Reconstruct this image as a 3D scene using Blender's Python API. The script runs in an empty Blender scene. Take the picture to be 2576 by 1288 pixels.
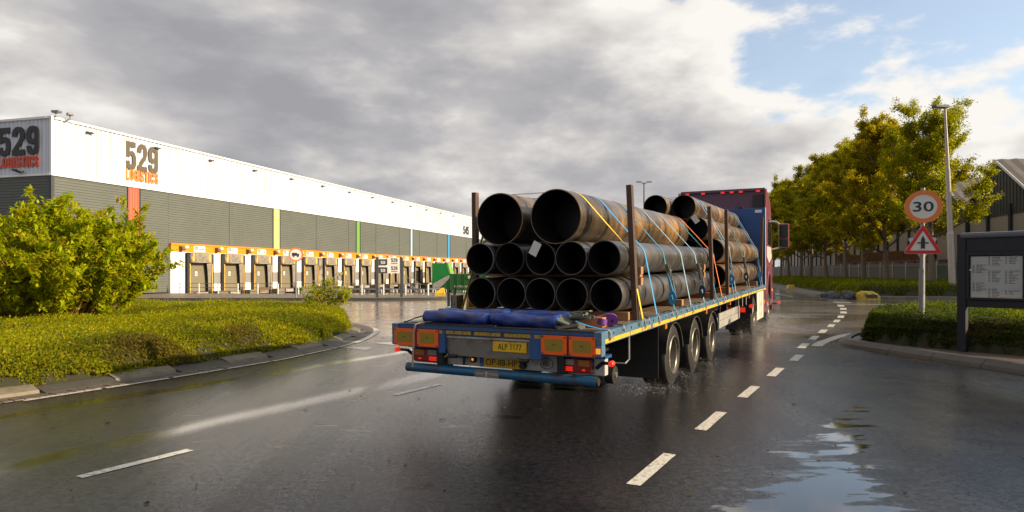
import bpy, math, random
import numpy as np
from mathutils import Matrix, Vector, Euler

random.seed(7)
RNG = np.random.default_rng(7)
SC = bpy.context.scene
COL = SC.collection
R = math.radians

# ------------------------------------------------------------------ camera
CAM_H = 1.6
cd = bpy.data.cameras.new('camera')
cam = bpy.data.objects.new('camera', cd)
COL.objects.link(cam)
cam.location = (0, 0, CAM_H)
cam.rotation_euler = (R(90), 0, 0)
cd.sensor_width = 36.0
cd.lens = 36.0 * 1650 / 2576
cd.shift_y = 39 / 2576
cd.clip_start = 0.05
cd.clip_end = 6000
SC.camera = cam

# ------------------------------------------------------------------ world, sun, exposure
SUN_AZ = 104.0      # degrees clockwise (to the right) of straight ahead (+Y)
SUN_EL = 22.0
world = bpy.data.worlds.new('World')
SC.world = world
world.use_nodes = True
wn = world.node_tree
wn.nodes.clear()


def build_world():
    N, L = wn.nodes, wn.links

    def nd(t, **k):
        n = N.new(t)
        for a, b in k.items():
            setattr(n, a, b)
        return n

    def val(s, x):
        if hasattr(x, 'is_linked') or hasattr(x, 'links'):
            L.new(x, s)
        else:
            s.default_value = x

    def m(op, a, b=0.0, c=0.0, clamp=False):
        n = nd('ShaderNodeMath', operation=op, use_clamp=clamp)
        val(n.inputs[0], a); val(n.inputs[1], b)
        if op == 'MULTIPLY_ADD':
            val(n.inputs[2], c)
        return n.outputs[0]

    def sstep(x, a, b):
        n = nd('ShaderNodeMapRange', interpolation_type='SMOOTHSTEP')
        val(n.inputs['Value'], x)
        n.inputs['From Min'].default_value = a
        n.inputs['From Max'].default_value = b
        return n.outputs[0]

    out = nd('ShaderNodeOutputWorld')
    bg = nd('ShaderNodeBackground')
    bg.inputs['Strength'].default_value = 0.14
    sky = nd('ShaderNodeTexSky', sky_type='NISHITA', sun_disc=False)
    sky.sun_elevation = R(SUN_EL)
    sky.sun_rotation = R(SUN_AZ)
    sky.air_density = 1.0
    sky.dust_density = 1.2
    tc = nd('ShaderNodeTexCoord')
    sep = nd('ShaderNodeSeparateXYZ')
    L.new(tc.outputs['Generated'], sep.inputs[0])
    X, Y, Z = sep.outputs
    zc = m('MAXIMUM', Z, 0.0)
    inv = m('DIVIDE', 1.0, m('ADD', zc, 0.42))
    comb = nd('ShaderNodeCombineXYZ')
    L.new(m('MULTIPLY', X, inv), comb.inputs[0])
    L.new(m('MULTIPLY', Y, inv), comb.inputs[1])
    L.new(m('MULTIPLY', zc, 2.2), comb.inputs[2])

    def noise(scale, detail, rough, dist, off):
        mp = nd('ShaderNodeMapping')
        mp.inputs['Location'].default_value = off
        L.new(comb.outputs[0], mp.inputs[0])
        n = nd('ShaderNodeTexNoise')
        n.inputs['Scale'].default_value = scale
        n.inputs['Detail'].default_value = detail
        n.inputs['Roughness'].default_value = rough
        n.inputs['Distortion'].default_value = dist
        L.new(mp.outputs[0], n.inputs['Vector'])
        return n.outputs['Fac']
    n1 = noise(2.0, 12, 0.56, 0.0, (3.1, 7.7, 0.4))
    n1s = noise(2.0, 5, 0.56, 0.0, (3.1 + 0.10, 7.7 - 0.02, 0.4 + 0.10))   # the same clouds a step towards the sun
    n2 = noise(1.5, 6, 0.5, 0.0, (11.3, 2.2, 5.0))
    n3 = noise(5.5, 9, 0.55, 0.0, (1.3, 9.2, 2.0))
    n3s = noise(5.5, 5, 0.55, 0.0, (1.3 + 0.03, 9.2, 2.0 + 0.035))
    # the cloud bank covers the left, and breaks up to blue on the right above the low bank
    clear = m('MULTIPLY', sstep(X, 0.17, 0.38), sstep(Z, 0.15, 0.23))
    low = m('MULTIPLY', sstep(X, -0.05, 0.22), sstep(Z, 0.22, 0.10))
    bias = m('ADD', m('MULTIPLY_ADD', clear, -0.225, 0.20), m('MULTIPLY', low, -0.12))
    dens = m('ADD', m('MULTIPLY_ADD', n3, 0.22, -0.11), m('ADD', n1, bias))
    mask = m('MULTIPLY_ADD', sstep(dens, 0.45, 0.525), 0.80, 0.20)
    # light from the sun side of every billow, shade on the other
    emb = m('ADD', m('MULTIPLY', m('SUBTRACT', n1, n1s), 2.3), m('MULTIPLY', m('SUBTRACT', n3, n3s), 0.45))
    t = m('MULTIPLY_ADD', m('SUBTRACT', n2, 0.5), 1.9, 0.36)
    t = m('ADD', t, emb)
    t = m('ADD', t, m('MULTIPLY', sstep(X, -0.30, 0.45), 0.29))
    t = m('ADD', t, m('MULTIPLY', m('SUBTRACT', 1.0, sstep(dens, 0.48, 0.70)), 0.34))
    ramp = nd('ShaderNodeValToRGB')
    e = ramp.color_ramp.elements
    e[0].position = 0.0; e[0].color = (0.285, 0.285, 0.305, 1)
    e[1].position = 1.0; e[1].color = (0.77, 0.74, 0.70, 1)
    x = e.new(0.35); x.color = (0.37, 0.362, 0.375, 1)
    x = e.new(0.65); x.color = (0.52, 0.50, 0.485, 1)
    L.new(t, ramp.inputs[0])
    sc10 = nd('ShaderNodeVectorMath', operation='SCALE')
    L.new(ramp.outputs[0], sc10.inputs[0])
    sc10.inputs['Scale'].default_value = 5.9
    skyk = nd('ShaderNodeVectorMath', operation='MULTIPLY')
    L.new(sky.outputs[0], skyk.inputs[0])
    skyk.inputs[1].default_value = (1.0, 1.0, 1.0)
    mix = nd('ShaderNodeMix', data_type='RGBA')
    L.new(mask, mix.inputs['Factor'])
    L.new(skyk.outputs[0], mix.inputs['A'])
    L.new(sc10.outputs[0], mix.inputs['B'])
    L.new(mix.outputs['Result'], bg.inputs['Color'])
    L.new(bg.outputs[0], out.inputs[0])


build_world()

sd = bpy.data.lights.new('sun', 'SUN')
sun = bpy.data.objects.new('sun', sd)
COL.objects.link(sun)
sd.energy = 5.0
sd.angle = R(0.55)
sd.color = (1.0, 0.79, 0.52)
_s = Vector((math.sin(R(SUN_AZ)) * math.cos(R(SUN_EL)), math.cos(R(SUN_AZ)) * math.cos(R(SUN_EL)), math.sin(R(SUN_EL))))
sun.rotation_euler = (-_s).to_track_quat('-Z', 'Y').to_euler()
sun.location = (60, 20, 40)

SC.view_settings.view_transform = 'Standard'
SC.view_settings.look = 'None'
SC.view_settings.exposure = 0.62
SC.view_settings.gamma = 1.0
SC.view_settings.use_curve_mapping = False
SC.render.engine = 'CYCLES'
SC.cycles.max_bounces = 8
SC.cycles.diffuse_bounces = 3
SC.cycles.glossy_bounces = 4
SC.cycles.transmission_bounces = 6
SC.cycles.use_denoising = True

# ------------------------------------------------------------------ materials
MATS = {}


class NT:
    """small node-tree helper"""
    def __init__(self, name):
        self.m = bpy.data.materials.new(name)
        self.m.use_nodes = True
        self.t = self.m.node_tree
        self.t.nodes.clear()
        self.out = self.n('ShaderNodeOutputMaterial')
        self.b = self.n('ShaderNodeBsdfPrincipled')
        self.t.links.new(self.b.outputs[0], self.out.inputs[0])
        MATS[name] = self.m

    def n(self, t, **k):
        n = self.t.nodes.new(t)
        for a, b in k.items():
            setattr(n, a, b)
        return n

    def set(self, s, x):
        if isinstance(x, bpy.types.NodeSocket):
            self.t.links.new(x, s)
        else:
            if isinstance(x, (tuple, list)) and len(x) == 3 and s.type == 'RGBA':
                x = (*x, 1)
            s.default_value = x

    def inp(self, **k):
        for a, b in k.items():
            self.set(self.b.inputs[a.replace('_', ' ')], b)

    def math(self, op, a, b=0.0, c=None, clamp=False):
        n = self.n('ShaderNodeMath', operation=op, use_clamp=clamp)
        self.set(n.inputs[0], a); self.set(n.inputs[1], b)
        if c is not None:
            self.set(n.inputs[2], c)
        return n.outputs[0]

    def sstep(self, x, a, b, lo=0.0, hi=1.0):
        n = self.n('ShaderNodeMapRange', interpolation_type='SMOOTHSTEP')
        self.set(n.inputs['Value'], x)
        n.inputs['From Min'].default_value = a
        n.inputs['From Max'].default_value = b
        n.inputs['To Min'].default_value = lo
        n.inputs['To Max'].default_value = hi
        return n.outputs[0]

    def coord(self, kind='Object', scale=(1, 1, 1), rot=(0, 0, 0), loc=(0, 0, 0)):
        tc = self.n('ShaderNodeTexCoord')
        mp = self.n('ShaderNodeMapping')
        mp.inputs['Scale'].default_value = scale
        mp.inputs['Rotation'].default_value = rot
        mp.inputs['Location'].default_value = loc
        self.t.links.new(tc.outputs[kind], mp.inputs[0])
        return mp.outputs[0]

    def noise(self, vec, scale, detail=4, rough=0.55, dist=0.0):
        n = self.n('ShaderNodeTexNoise')
        self.set(n.inputs['Vector'], vec)
        n.inputs['Scale'].default_value = scale
        n.inputs['Detail'].default_value = detail
        n.inputs['Roughness'].default_value = rough
        n.inputs['Distortion'].default_value = dist
        return n.outputs['Fac']

    def mix(self, f, a, b):
        n = self.n('ShaderNodeMix', data_type='RGBA')
        self.set(n.inputs['Factor'], f)
        self.set(n.inputs['A'], a); self.set(n.inputs['B'], b)
        return n.outputs['Result']

    def bump(self, h, strength=0.3, dist=0.01):
        n = self.n('ShaderNodeBump')
        n.inputs['Strength'].default_value = strength
        n.inputs['Distance'].default_value = dist
        self.set(n.inputs['Height'], h)
        self.t.links.new(n.outputs[0], self.b.inputs['Normal'])
        return n


def simple(name, c, rough=0.5, metal=0.0, var=0.25, scale=6.0, dirt=None, dirt_amt=0.4, bump=0.0, dscale=2.0):
    """painted / plain surface with grain, wear and uneven gloss"""
    t = NT(name)
    v = t.coord('Object')
    n = t.noise(v, scale, 6, 0.6)
    lo = tuple(x * (1 - var) for x in c)
    hi = tuple(min(1, x * (1 + var)) for x in c)
    col = t.mix(n, lo, hi)
    if dirt:
        d = t.noise(v, dscale, 8, 0.68)
        f = t.sstep(d, 0.62 - 0.3 * dirt_amt, 0.80 - 0.2 * dirt_amt)
        col = t.mix(f, col, dirt)
    t.inp(Base_Color=col, Metallic=metal)
    t.inp(Roughness=t.math('MULTIPLY_ADD', n, 0.25, max(0.02, rough - 0.12)))
    if bump:
        t.bump(t.noise(v, scale * 8, 4), bump, 0.01)
    return t.m


def emit(name, c, e, base=None):
    t = NT(name)
    t.inp(Base_Color=base or c, Roughness=0.25, Emission_Color=c, Emission_Strength=e)
    return t.m


def leafmat(name, transl=0.35, rough=0.45, spec=0.15):
    t = NT(name)
    a = t.n('ShaderNodeAttribute', attribute_name='leafcol')
    oi = t.n('ShaderNodeObjectInfo')
    h0 = t.n('ShaderNodeHueSaturation')
    t.set(h0.inputs['Hue'], t.math('MULTIPLY_ADD', oi.outputs['Random'], 0.035, 0.4885))
    t.set(h0.inputs['Value'], t.math('MULTIPLY_ADD', oi.outputs['Random'], -0.25, 1.12))
    t.set(h0.inputs['Color'], a.outputs['Color'])
    t.inp(Base_Color=h0.outputs[0], Roughness=rough)
    t.b.inputs['Specular IOR Level'].default_value = spec
    tr = t.n('ShaderNodeBsdfTranslucent')
    hs = t.n('ShaderNodeHueSaturation')
    hs.inputs['Value'].default_value = 2.0
    hs.inputs['Saturation'].default_value = 1.1
    t.t.links.new(h0.outputs[0], hs.inputs['Color'])
    t.t.links.new(hs.outputs[0], tr.inputs[0])
    mx = t.n('ShaderNodeMixShader')
    mx.inputs[0].default_value = transl
    t.t.links.new(t.b.outputs[0], mx.inputs[1])
    t.t.links.new(tr.outputs[0], mx.inputs[2])
    t.t.links.new(mx.outputs[0], t.out.inputs[0])
    return t.m


LANE = R(30.5)     # heading of the lane, clockwise from +Y


def asphalt():
    t = NT('wet_asphalt')
    v = t.coord('Object')
    # lane frame: x' across, y' along
    vl = t.coord('Object', rot=(0, 0, LANE))
    sp = t.n('ShaderNodeSeparateXYZ')
    t.set(sp.inputs[0], vl)
    across, along = sp.outputs[0], sp.outputs[1]
    grain = t.noise(v, 42, 4, 0.8)
    grain2 = t.noise(v, 17, 5, 0.75)
    big = t.noise(v, 0.55, 6, 0.6)
    vst = t.coord('Object', rot=(0, 0, LANE), scale=(1.5, 0.14, 1))
    streak = t.noise(vst, 1.0, 3, 0.45, 0.2)
    vst2 = t.coord('Object', rot=(0, 0, LANE), scale=(0.95, 0.30, 1))
    streak2 = t.noise(vst2, 1.0, 5, 0.55, 0.5)
    # base colour: dark, aggregate
    col = t.mix(t.sstep(grain2, 0.3, 0.7), (0.004, 0.004, 0.005), (0.028, 0.027, 0.031))
    sparkle = t.sstep(grain, 0.60, 0.74)
    col = t.mix(t.math('MULTIPLY', sparkle, 0.6), col, (0.115, 0.108, 0.108))
    col = t.mix(t.sstep(big, 0.45, 0.75), col, (0.020, 0.019, 0.022))
    # a standing-water rut in the right lane with separate puddles
    off = t.math('ABSOLUTE', t.math('SUBTRACT', across, RUT_C))
    wid = t.sstep(along, 4.0, 9.5, 0.95, 0.35)
    ridge = t.sstep(t.math('DIVIDE', off, wid), 1.0, 0.0)
    endf = t.math('MULTIPLY', t.sstep(along, 10.5, 7.5), t.sstep(along, 3.0, 4.0))
    ridge = t.math('MULTIPLY', ridge, endf)
    near = t.sstep(along, 5.9, 4.6, 0.0, 0.15)
    vp = t.coord('Object', scale=(1.7, 4.6, 1), loc=(0.35, 0.1, 0))
    pn = t.noise(vp, 1.0, 6, 0.55, 0.2)
    pud = t.math('ADD', pn, t.math('MULTIPLY_ADD', ridge, 0.265, -0.32))
    pud = t.math('ADD', pud, t.math('MULTIPLY', near, ridge))
    pud = t.math('ADD', pud, t.math('MULTIPLY_ADD', grain2, 0.05, -0.025))
    cut = t.noise(t.coord('Object', scale=(0.9, 5.5, 1), rot=(0, 0, R(-6))), 1.0, 4, 0.55, 0.1)
    pud = t.math('ADD', pud, t.math('MULTIPLY_ADD', cut, 0.46, -0.237))
    puddle = t.sstep(pud, 0.398, 0.432)
    damp = t.math('MULTIPLY', t.sstep(pud, 0.30, 0.41), 0.45)
    # the far junction is under a thin film of water
    spw = t.n('ShaderNodeSeparateXYZ')
    t.set(spw.inputs[0], v)
    far = t.sstep(spw.outputs[1], 13.0, 17.0)
    film_n = t.noise(t.coord('Object', scale=(0.25, 0.55, 1)), 1.0, 6, 0.6, 0.4)
    film = t.math('MULTIPLY', far, t.sstep(film_n, 0.40, 0.56))
    # ruts full of water left of the truck
    r1 = t.sstep(t.math('ABSOLUTE', t.math('SUBTRACT', across, t.math('MULTIPLY_ADD', streak2, 0.25, -6.38))), 0.34, 0.02)
    r2 = t.sstep(t.math('ABSOLUTE', t.math('SUBTRACT', across, t.math('MULTIPLY_ADD', streak2, 0.5, -8.75))), 0.26, 0.02)
    rut = t.math('MAXIMUM', r1, r2)
    rut = t.math('MULTIPLY', rut, t.sstep(streak, 0.34, 0.52))
    wet = t.math('MAXIMUM', t.math('MAXIMUM', puddle, damp), t.math('MAXIMUM', t.math('MULTIPLY', film, 0.62), t.math('MULTIPLY', rut, 0.9)))
    rr = t.sstep(streak, 0.30, 0.70, 0.24, 0.40)
    rr = t.math('ADD', rr, t.math('MULTIPLY_ADD', big, 0.16, -0.08))
    rough = t.n('ShaderNodeMix', data_type='FLOAT')
    t.set(rough.inputs['Factor'], wet)
    t.set(rough.inputs['A'], rr)
    rough.inputs['B'].default_value = 0.035
    t.inp(Base_Color=t.mix(t.math('MULTIPLY', puddle, 0.6), t.mix(t.math('MULTIPLY', far, 0.85), col, t.mix(grain2, (0.10, 0.088, 0.080), (0.20, 0.175, 0.155))), (0.018, 0.016, 0.014)), Roughness=rough.outputs[0])
    t.b.inputs['IOR'].default_value = 1.5
    t.b.inputs['Coat IOR'].default_value = 1.34
    t.b.inputs['Specular IOR Level'].default_value = 0.16
    t.set(t.b.inputs['Coat Weight'], t.math('MAXIMUM', t.math('MULTIPLY', wet, t.math('MULTIPLY_ADD', far, -0.35, 1.0)), t.sstep(t.math('ADD', streak, t.math('MULTIPLY_ADD', grain2, 0.3, -0.15)), 0.34, 0.66, 0.40, 0.85)))
    cwsock = t.b.inputs['Coat Weight'].links[0].from_socket
    gmod = t.math('ADD', t.math('ADD', t.sstep(grain, 0.36, 0.62, 0.30, 1.15), t.math('MULTIPLY', t.sstep(across, -3.6, -5.6), 0.55)), t.math('MULTIPLY_ADD', t.sstep(grain2, 0.3, 0.7), 0.5, -0.25))
    t.set(t.b.inputs['Coat Weight'], t.math('MULTIPLY', cwsock, t.math('MAXIMUM', t.math('MULTIPLY', wet, 1.0), gmod), clamp=True))
    t.set(t.b.inputs['Coat Roughness'], t.math('MULTIPLY_ADD', wet, -0.045, t.math('ADD', t.math('MULTIPLY', t.sstep(across, -3.6, -5.6), 0.11), t.sstep(streak, 0.30, 0.70, 0.10, 0.055))))
    dry = t.math('SUBTRACT', 1.0, t.math('MULTIPLY', wet, 0.97))
    h = t.math('ADD', t.math('MULTIPLY', grain, 0.5), t.math('MULTIPLY', grain2, 0.8))
    bmp = t.bump(h, 0.34, 0.012)
    t.set(bmp.inputs['Strength'], t.math('MULTIPLY', dry, 0.34))
    b2 = t.n('ShaderNodeBump')
    b2.inputs['Distance'].default_value = 0.012
    t.set(b2.inputs['Height'], h)
    t.set(b2.inputs['Strength'], t.math('MULTIPLY', dry, 0.22))
    t.t.links.new(b2.outputs[0], t.b.inputs['Coat Normal'])
    return t.m


def steel_pipe(name, base, rust, amt, seedoff):
    t = NT(name)
    oi = t.n('ShaderNodeObjectInfo')
    cr = t.n('ShaderNodeCombineXYZ')
    for k in range(3):
        t.set(cr.inputs[k], t.math('MULTIPLY', oi.outputs['Random'], 37.0 + 11 * k))

    def vec(scale):
        n = t.n('ShaderNodeVectorMath', operation='ADD')
        t.set(n.inputs[0], t.coord('Object', scale=scale))
        t.set(n.inputs[1], cr.outputs[0])
        return n.outputs[0]
    # rings round the pipe (rolling marks, joints), blotches and long streaks along it
    band = t.noise(vec((0.12, 1.5, 0.12)), 1.4, 4, 0.6, 0.15)
    blot = t.noise(vec((1, 0.8, 1)), 2.2, 8, 0.66, 0.4)
    long = t.noise(vec((2.2, 0.10, 2.2)), 2.0, 6, 0.6, 0.2)
    fine = t.noise(vec((1, 0.4, 1)), 30, 5, 0.7)
    col = t.mix(t.sstep(band, 0.30, 0.70), tuple(x * 0.45 for x in base), tuple(x * 1.7 for x in base))
    f = t.math('ADD', t.math('MULTIPLY', band, 0.55), t.math('MULTIPLY', blot, 0.30))
    f = t.math('ADD', f, t.math('MULTIPLY_ADD', long, 0.40, -0.13))
    f = t.math('ADD', f, t.math('MULTIPLY_ADD', fine, 0.16, -0.08))
    col = t.mix(t.sstep(f, 0.62 - amt, 0.76 - amt * 0.7), col, rust)
    scr = t.noise(t.coord('Object', scale=(9, 0.5, 9)), 4.0, 3, 0.7)
    col = t.mix(t.math('MULTIPLY', t.sstep(scr, 0.64, 0.74), 0.4), col, (0.45, 0.40, 0.33))
    t.inp(Base_Color=col, Metallic=0.6, Roughness=t.sstep(blot, 0.35, 0.70, 0.27, 0.48))
    t.bump(t.math('ADD', fine, t.math('MULTIPLY', band, 0.8)), 0.12, 0.01)
    return t.m


RUT_C = -0.45


def build_mats():
    asphalt()
    simple('concrete', (0.33, 0.30, 0.25), 0.75, var=0.25, scale=9, dirt=(0.10, 0.09, 0.06), dirt_amt=0.5, bump=0.4)
    simple('kerb_light', (0.175, 0.15, 0.11), 0.6, var=0.2, scale=14, dirt=(0.10, 0.10, 0.06), dirt_amt=0.5, bump=0.5, dscale=5)
    simple('kerb_dark', (0.065, 0.060, 0.052), 0.5, var=0.35, scale=14, dirt=(0.04, 0.045, 0.025), dirt_amt=0.4, bump=0.5, dscale=4)
    simple('paving', (0.16, 0.135, 0.10), 0.55, var=0.3, scale=3, dirt=(0.07, 0.075, 0.035), dirt_amt=0.5, bump=0.4)
    simple('brick_dark', (0.11, 0.085, 0.07), 0.45, var=0.4, scale=10, bump=0.4)
    simple('road_paint', (0.70, 0.67, 0.60), 0.5, var=0.15, scale=40, dirt=(0.22, 0.20, 0.18), dirt_amt=0.55, bump=0.3, dscale=22)
    MATS['road_paint'].node_tree.nodes['Principled BSDF'].inputs['Coat Weight'].default_value = 0.45
    MATS['road_paint'].node_tree.nodes['Principled BSDF'].inputs['Coat Roughness'].default_value = 0.12
    simple('soil', (0.055, 0.04, 0.026), 0.85, var=0.5, scale=14, bump=0.6)
    simple('clad_grey', (0.115, 0.128, 0.115), 0.45, var=0.12, scale=0.5)
    simple('trim_white', (0.80, 0.80, 0.80), 0.45, var=0.04)
    simple('trim_dark', (0.045, 0.05, 0.06), 0.45)
    simple('roof_grey', (0.30, 0.30, 0.30), 0.7)
    simple('panel_red', (0.62, 0.13, 0.08), 0.45, var=0.08)
    simple('panel_yellow', (0.78, 0.60, 0.22), 0.45, var=0.08)
    simple('panel_green', (0.16, 0.36, 0.07), 0.45, var=0.08)
    simple('panel_pale_blue', (0.45, 0.58, 0.70), 0.45, var=0.08)
    simple('panel_blue', (0.05, 0.33, 0.62), 0.45, var=0.08)
    simple('fascia_orange', (0.80, 0.255, 0.010), 0.45, var=0.06, scale=1.0)
    simple('letters_dark', (0.035, 0.032, 0.035), 0.6, var=0.1)
    simple('letters_brown', (0.10, 0.082, 0.055), 0.75, var=0.1)
    simple('letters_red', (0.60, 0.09, 0.045), 0.55, var=0.1)
    simple('letters_orange', (0.80, 0.20, 0.015), 0.55, var=0.1)
    simple('shelter_black', (0.022, 0.021, 0.024), 0.55, var=0.4)
    simple('curtain_grey', (0.27, 0.235, 0.19), 0.7, var=0.3, scale=4, dirt=(0.07, 0.06, 0.05), dirt_amt=0.6, dscale=1.4)
    simple('guide_yellow', (0.72, 0.42, 0.06), 0.6, var=0.2, dirt=(0.3, 0.2, 0.07), dirt_amt=0.4)
    simple('dock_door', (0.175, 0.155, 0.105), 0.55, var=0.12)
    simple('galvanised', (0.42, 0.42, 0.42), 0.42, metal=0.6, var=0.2, scale=12)
    simple('rail_steel', (0.18, 0.18, 0.19), 0.45, metal=0.4, var=0.2)
    simple('white_paint', (0.74, 0.74, 0.72), 0.4, var=0.06, dirt=(0.35, 0.31, 0.24), dirt_amt=0.25)
    simple('lamp_brown', (0.13, 0.09, 0.05), 0.5)
    simple('compactor_green', (0.010, 0.26, 0.055), 0.35, var=0.15, dirt=(0.02, 0.12, 0.03), dirt_amt=0.3)
    simple('container_green', (0.018, 0.13, 0.022), 0.4, var=0.15, dirt=(0.05, 0.07, 0.03), dirt_amt=0.3)
    simple('yellow_block', (0.72, 0.47, 0.02), 0.6, var=0.15, dirt=(0.30, 0.19, 0.04), dirt_amt=0.4, bump=0.3)
    simple('yellow_stone', (0.62, 0.43, 0.03), 0.6, var=0.2, dirt=(0.12, 0.10, 0.04), dirt_amt=0.55, bump=0.5, dscale=4)
    simple('boulder', (0.045, 0.044, 0.046), 0.6, var=0.5, scale=7, dirt=(0.15, 0.145, 0.14), dirt_amt=0.25, bump=0.6, dscale=5)
    simple('blue_paint', (0.018, 0.085, 0.25), 0.35, var=0.22, scale=5, dirt=(0.06, 0.05, 0.045), dirt_amt=0.6, dscale=6)
    simple('blue_rail', (0.085, 0.17, 0.26), 0.33, var=0.25, scale=7, dirt=(0.05, 0.05, 0.055), dirt_amt=0.42, dscale=6)
    simple('blue_tube', (0.010, 0.11, 0.24), 0.38, var=0.3, scale=5, dirt=(0.045, 0.05, 0.055), dirt_amt=0.6, dscale=5)
    simple('headboard_blue', (0.010, 0.068, 0.24), 0.35, var=0.2, scale=3, dirt=(0.10, 0.12, 0.15), dirt_amt=0.22, dscale=9)
    simple('tape_yellow', (0.70, 0.42, 0.02), 0.45, var=0.2, dirt=(0.10, 0.08, 0.05), dirt_amt=0.42, dscale=7)
    simple('tape_yellow_dull', (0.42, 0.26, 0.02), 0.5, var=0.25, scale=15, dirt=(0.10, 0.07, 0.03), dirt_amt=0.35, dscale=9)
    simple('reflector_orange', (0.98, 0.13, 0.006), 0.4, var=0.08, dirt=(0.45, 0.10, 0.03), dirt_amt=0.3, dscale=9)
    simple('reflector_gold', (0.30, 0.21, 0.016), 0.45, var=0.15, scale=30)
    simple('grey_steel', (0.20, 0.182, 0.158), 0.45, metal=0.3, var=0.25, scale=5, dirt=(0.06, 0.05, 0.045), dirt_amt=0.5, dscale=4)
    simple('grey_plate', (0.50, 0.48, 0.45), 0.45, metal=0.1, var=0.2, scale=5, dirt=(0.20, 0.185, 0.17), dirt_amt=0.5, dscale=4)
    simple('plate_yellow', (0.78, 0.47, 0.01), 0.4, var=0.06, dirt=(0.42, 0.26, 0.02), dirt_amt=0.35, dscale=10)
    simple('plate_ink', (0.02, 0.018, 0.018), 0.5)
    simple('eu_blue', (0.015, 0.06, 0.42), 0.4)
    simple('black_steel', (0.012, 0.012, 0.014), 0.45, var=0.4, dirt=(0.035, 0.03, 0.027), dirt_amt=0.4)
    simple('tyre_rubber', (0.018, 0.017, 0.017), 0.5, var=0.35, scale=9, bump=0.2)
    simple('rim_steel', (0.22, 0.20, 0.17), 0.38, metal=0.55, var=0.3, scale=6, dirt=(0.08, 0.065, 0.05), dirt_amt=0.55, dscale=6)
    simple('hub_steel', (0.060, 0.052, 0.044), 0.4, metal=0.4, var=0.4, scale=8, dirt=(0.16, 0.13, 0.10), dirt_amt=0.25, dscale=7)
    simple('aluminium', (0.60, 0.585, 0.55), 0.38, metal=0.55, var=0.12, scale=3, dirt=(0.26, 0.24, 0.20), dirt_amt=0.4, dscale=2)
    simple('tank_white', (0.62, 0.59, 0.52), 0.4, metal=0.1, var=0.1, scale=2, dirt=(0.30, 0.27, 0.22), dirt_amt=0.4, dscale=2)
    simple('lens_red', (0.30, 0.012, 0.010), 0.2, var=0.1)
    simple('lens_amber', (0.50, 0.17, 0.015), 0.2, var=0.1)
    simple('lens_clear', (0.34, 0.32, 0.30), 0.2, var=0.1)
    emit('lit_red', (1.0, 0.035, 0.012), 0.42, (0.6, 0.03, 0.02))
    emit('lit_amber', (1.0, 0.36, 0.03), 0.5, (0.6, 0.25, 0.03))
    simple('stake_rust', (0.085, 0.048, 0.032), 0.6, metal=0.2, var=0.35, scale=14, dirt=(0.19, 0.09, 0.04), dirt_amt=0.35, dscale=5, bump=0.2)
    simple('deck_wood', (0.16, 0.115, 0.075), 0.6, var=0.45, scale=12, dirt=(0.055, 0.04, 0.03), dirt_amt=0.5, dscale=3, bump=0.3)
    simple('timber', (0.33, 0.17, 0.075), 0.65, var=0.3, scale=16, dirt=(0.12, 0.06, 0.03), dirt_amt=0.4, dscale=5, bump=0.3)
    simple('timber_red', (0.42, 0.16, 0.075), 0.65, var=0.3, scale=16, bump=0.3)
    simple('tarp_blue', (0.010, 0.036, 0.21), 0.42, var=0.3, scale=9, dirt=(0.06, 0.06, 0.09), dirt_amt=0.5, dscale=6, bump=0.25)
    simple('tarp_dark', (0.012, 0.014, 0.035), 0.5, var=0.3)
    simple('strap_blue', (0.04, 0.28, 0.62), 0.6, var=0.2, scale=30)
    simple('strap_pale', (0.22, 0.38, 0.50), 0.6, var=0.2, scale=30)
    simple('strap_teal', (0.03, 0.20, 0.30), 0.6, var=0.2, scale=30)
    simple('strap_yellow', (0.76, 0.50, 0.02), 0.6, var=0.15, scale=30)
    simple('strap_orange', (0.80, 0.20, 0.05), 0.6, var=0.15, scale=30)
    simple('strap_purple', (0.10, 0.022, 0.20), 0.6, var=0.2, scale=30)
    simple('strap_sand', (0.34, 0.29, 0.22), 0.7, var=0.2, scale=30)
    simple('strap_navy', (0.02, 0.045, 0.10), 0.6, var=0.2, scale=30)
    simple('ratchet_steel', (0.20, 0.20, 0.16), 0.4, metal=0.7, var=0.3, dirt=(0.07, 0.06, 0.05), dirt_amt=0.5, dscale=20)
    simple('dirty_rubber', (0.10, 0.11, 0.09), 0.7, var=0.3, scale=10)
    simple('paper_label', (0.66, 0.65, 0.62), 0.6, var=0.05)
    simple('cab_purple', (0.125, 0.050, 0.098), 0.26, var=0.1, scale=2, dirt=(0.085, 0.04, 0.055), dirt_amt=0.3, dscale=1.5)
    simple('cab_side', (0.20, 0.060, 0.085), 0.22, var=0.1, scale=2, dirt=(0.26, 0.10, 0.10), dirt_amt=0.3, dscale=1.5)
    simple('cab_dark', (0.03, 0.022, 0.03), 0.45)
    simple('cab_pale', (0.66, 0.50, 0.45), 0.3)
    simple('mirror_glass', (0.04, 0.045, 0.04), 0.08, metal=0.9)
    simple('glass_dark', (0.012, 0.014, 0.016), 0.06)
    simple('chrome', (0.62, 0.60, 0.56), 0.22, metal=0.9)
    simple('sign_white', (0.70, 0.70, 0.67), 0.45, var=0.05)
    simple('sign_orange', (0.78, 0.21, 0.05), 0.45, var=0.06)
    simple('sign_red', (0.60, 0.025, 0.020), 0.4, var=0.08)
    simple('sign_ink', (0.025, 0.028, 0.04), 0.5)
    simple('sign_back', (0.45, 0.50, 0.54), 0.45)
    simple('pole_grey', (0.26, 0.27, 0.27), 0.5, metal=0.3, var=0.2, scale=9, dirt=(0.16, 0.16, 0.14), dirt_amt=0.4, dscale=8)
    simple('lamp_post_grey', (0.42, 0.37, 0.33), 0.35, metal=0.2, var=0.12, scale=4)
    simple('board_navy', (0.009, 0.011, 0.020), 0.55, var=0.25)
    simple('board_rail', (0.11, 0.12, 0.15), 0.3)
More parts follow.
